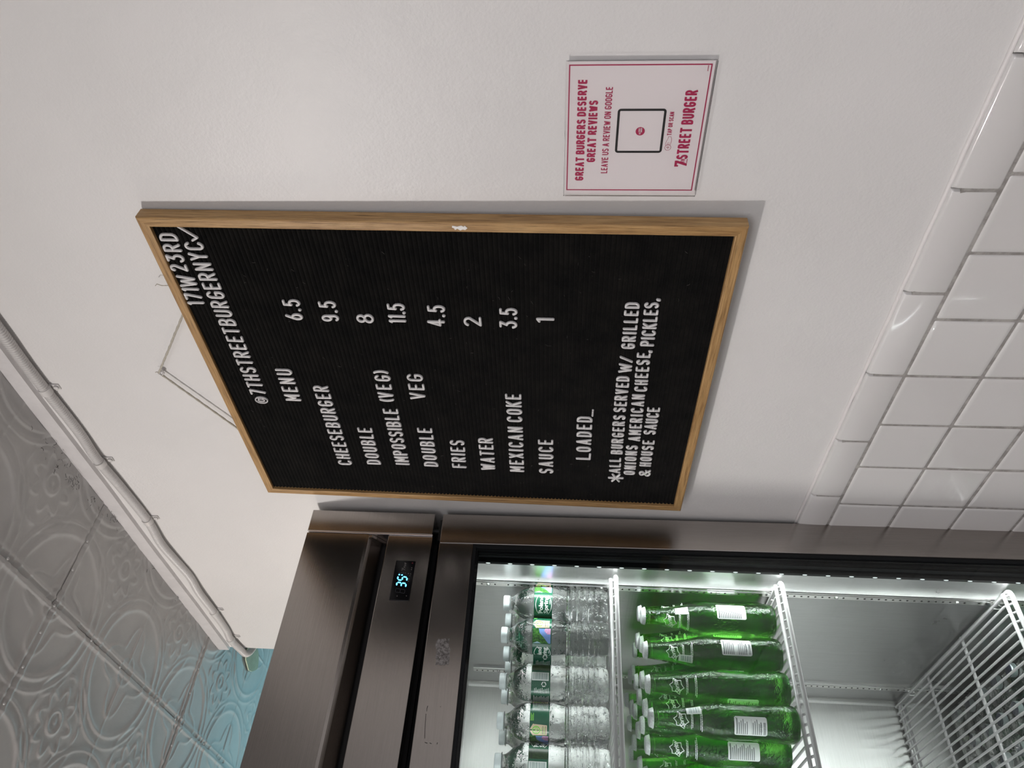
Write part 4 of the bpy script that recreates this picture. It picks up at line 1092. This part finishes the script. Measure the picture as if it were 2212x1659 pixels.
def conewrap(g, vs, fs, mi, layer):
    out = []
    for x, y in vs:
        r = neck_r(y); rr = r+.0002+layer*.0001; out.append((rr*math.sin(x/.019), -rr*math.cos(x/.019), y))
    g.add(out, fs, mi)
g = G()
vs = []; 
for i in range(9):
    for j in range(7): vs.append((-.0062+.0124*i/8, .1600+.0235*j/6))
fs = [(i*7+j, (i+1)*7+j, (i+1)*7+j+1, i*7+j+1) for i in range(8) for j in range(6)]
conewrap(g, vs, fs, 0, 1)
yy = .1625
while yy < .180:
    t_ = rng.choice([.0005, .0008, .0011]); conewrap(g, [(-.0045, yy), (0, yy), (.0048, yy), (.0048, yy+t_), (0, yy+t_), (-.0045, yy+t_)], [(0, 1, 4, 5), (1, 2, 3, 4)], 1, 3); yy += t_+rng.choice([.0005, .0009])
me_nk = mesh('barcode_sticker', g, [M['sticker'], M['barc']])
# white printed mark: spiked outline with slanted lettering
g = G(); star = []
for k, rr in enumerate([1, .62, .86, .60, .80, .62, 1, .62, .86, .60, .80, .62]):
    a = R(20+30*k); star.append((.0168*rr*math.cos(a), .1930+.0150*rr*math.sin(a)))
for s_, mi in ((1.0, 0),):
    n = len(star)
    for i in range(n):
        a, b = star[i], star[(i+1) % n]; ca = (a[0]*.88, .193+(a[1]-.193)*.88); cb = (b[0]*.88, .193+(b[1]-.193)*.88)
        conewrap(g, [a, b, cb, ca], [(3, 2, 1, 0)], 0, 1)
v_, f_ = font_text('Sprite', .0078, .0230, .0003, .25)
v_ = [(a-.0115, b+.1895+(a-.0115)*.22) for a, b in v_]; conewrap(g, v_, f_, 0, 2)
for yy, w_ in ((.1758, .026), (.1738, .020), (.1612, .024), (.1590, .028)):
    k = 0; x = -w_/2
    while x < w_/2:
        l = .0012+.0008*((k*7) % 3); conewrap(g, [(x, yy), (x+l, yy), (x+l, yy+.0011), (x, yy+.0011)], [(0, 1, 2, 3)], 0, 1); x += l+.0006; k += 1
me_logo = mesh('printed_mark', g, [M['white']])
def soda(x, y, zb, logo, st, nk, label, group, kind=0):
    b = empty('soda_bottle', (x, y, zb), label, 'bottle', group)
    inst('bottle_body', me_gbody, b); inst('crown_cap', me_gcap, b)
    f0 = -math.atan2(x, y)
    if logo is not None: inst('printed_mark', me_logo, b, rz=f0+logo)
    if st is not None: inst('nutrition_sticker', me_st[kind], b, rz=f0+st)
    if nk is not None: inst('barcode_sticker', me_nk, b, rz=f0+nk)
    return b
GS = 'green glass soda bottles on the second shelf'
front = [(.6350, 1.322, -.45, .55, .60, 0, 'green soda bottle at the front beside the side wall with sticker turned right'),
         (.5690, 1.322, -.10, .45, -.55, 1, 'green soda bottle at the front, second from side wall, tilted sticker code on neck'),
         (.5055, 1.316, -.05, -1.15, None, 1, 'green soda bottle at the front with large white mark, third from side wall'),
         (.4440, 1.302, -.05, -.20, .75, 1, 'green soda bottle standing farthest forward on the second shelf with full white sticker'),
         (.4230, 1.374, -.20, -.10, None, 0, 'green soda bottle just behind the farthest forward one, sticker half covered'),
         (.3880, 1.430, -.20, .10, None, 0, 'green soda bottle cut by the photo edge at the front')]
pts = [[a[0], a[1]] for a in front]
extra = [(.638, 1.339), (.603, 1.365), (.599, 1.420), (.548, 1.327), (.588, 1.465), (.600, 1.545), (.530, 1.369), (.535, 1.414), (.480, 1.302), (.598, 1.651), (.528, 1.476), (.477, 1.365), (.549, 1.574), (.430, 1.304), (.470, 1.459), (.540, 1.596), (.480, 1.535), (.483, 1.612), (.420, 1.46), (.42, 1.56), (.36, 1.50), (.33, 1.40)]
nf = len(pts); pts += [[a*1.035, b*1.035] for a, b in extra]
for it in range(400):
    for i in range(len(pts)):
        for j in range(i+1, len(pts)):
            dx = pts[j][0]-pts[i][0]; dy = pts[j][1]-pts[i][1]; d = math.hypot(dx, dy) or 1e-6
            if d < .0625:
                k = (.0625-d)/d
                wi, wj = ((0.5, 0.5) if (i >= nf and j >= nf) else ((0, 1) if j >= nf else (0, 0)))
                pts[i][0] -= dx*k*wi; pts[i][1] -= dy*k*wi; pts[j][0] += dx*k*wj; pts[j][1] += dy*k*wj
    for p in pts[nf:]: p[0] = min(p[0], .6655); p[1] = min(max(p[1], 1.33), 1.818)
for i, a in enumerate(front): soda(a[0], a[1], ZS[1], a[2], a[3], a[4], a[6], GS, a[5])
ORD = ['first', 'second', 'third', 'fourth', 'fifth', 'sixth', 'seventh', 'eighth', 'ninth', 'tenth', 'eleventh', 'twelfth']
cols = {}
for p in pts[nf:]: cols.setdefault(int((.70-p[0])/.066), []).append(p)
for ci, c in enumerate(sorted(cols)):
    for k, p in enumerate(sorted(cols[c], key=lambda q: q[1])):
        soda(p[0], p[1], ZS[1], rng.uniform(-.8, .8), rng.uniform(-2.5, 2.5), None, 'green soda bottle in rear ranks, %s back in the %s file from the side' % (ORD[k], ORD[ci]), GS, k % 2)

# ------------------------------------------------------------------ shrink wrapped bottles under the empty shelf
GL = 'water bottles packed under the empty shelf'
k = 0
for ci, xx in enumerate((.6585, .5915, .5260, .4590, .3920)):
    for ri_, yy in enumerate((1.545, 1.612, 1.679, 1.746, 1.813)):
        yy = yy+(.030 if ci % 2 else 0)
        if yy > 1.825: continue
        k += 1
        water_bottle(xx+rng.uniform(-.0006, .0006), yy, ZS[3], k*1.7, 'wrapped water bottle under empty shelf, %s from front, %s file from side wall' % (ORD[ri_], ORD[ci]), GL, me_wcap2)
g = G(); vs = []; fs = []; nx, ny = 60, 60
for i in range(nx+1):
    for j in range(ny+1):
        x = .385+.311*i/nx; y = 1.513+.338*j/ny
        e = min(i, nx-i, j, ny-j)/6.0; drop = -.045*(1-min(1, e))**2
        vs.append((x, y, ZS[3]+.2070+drop+.004*noise.noise(Vector((x*40, y*40, 0)))*min(1, e)+ (0 if e > .2 else 0)))
for i in range(nx):
    for j in range(ny): a = i*(ny+1)+j; fs.append((a, a+ny+1, a+ny+2, a+1))
g.add(vs, fs); tag(obj('shrink_film', g, M['film'], None, True), 'crinkled clear shrink film over the packed water bottles under the empty shelf', 'film')
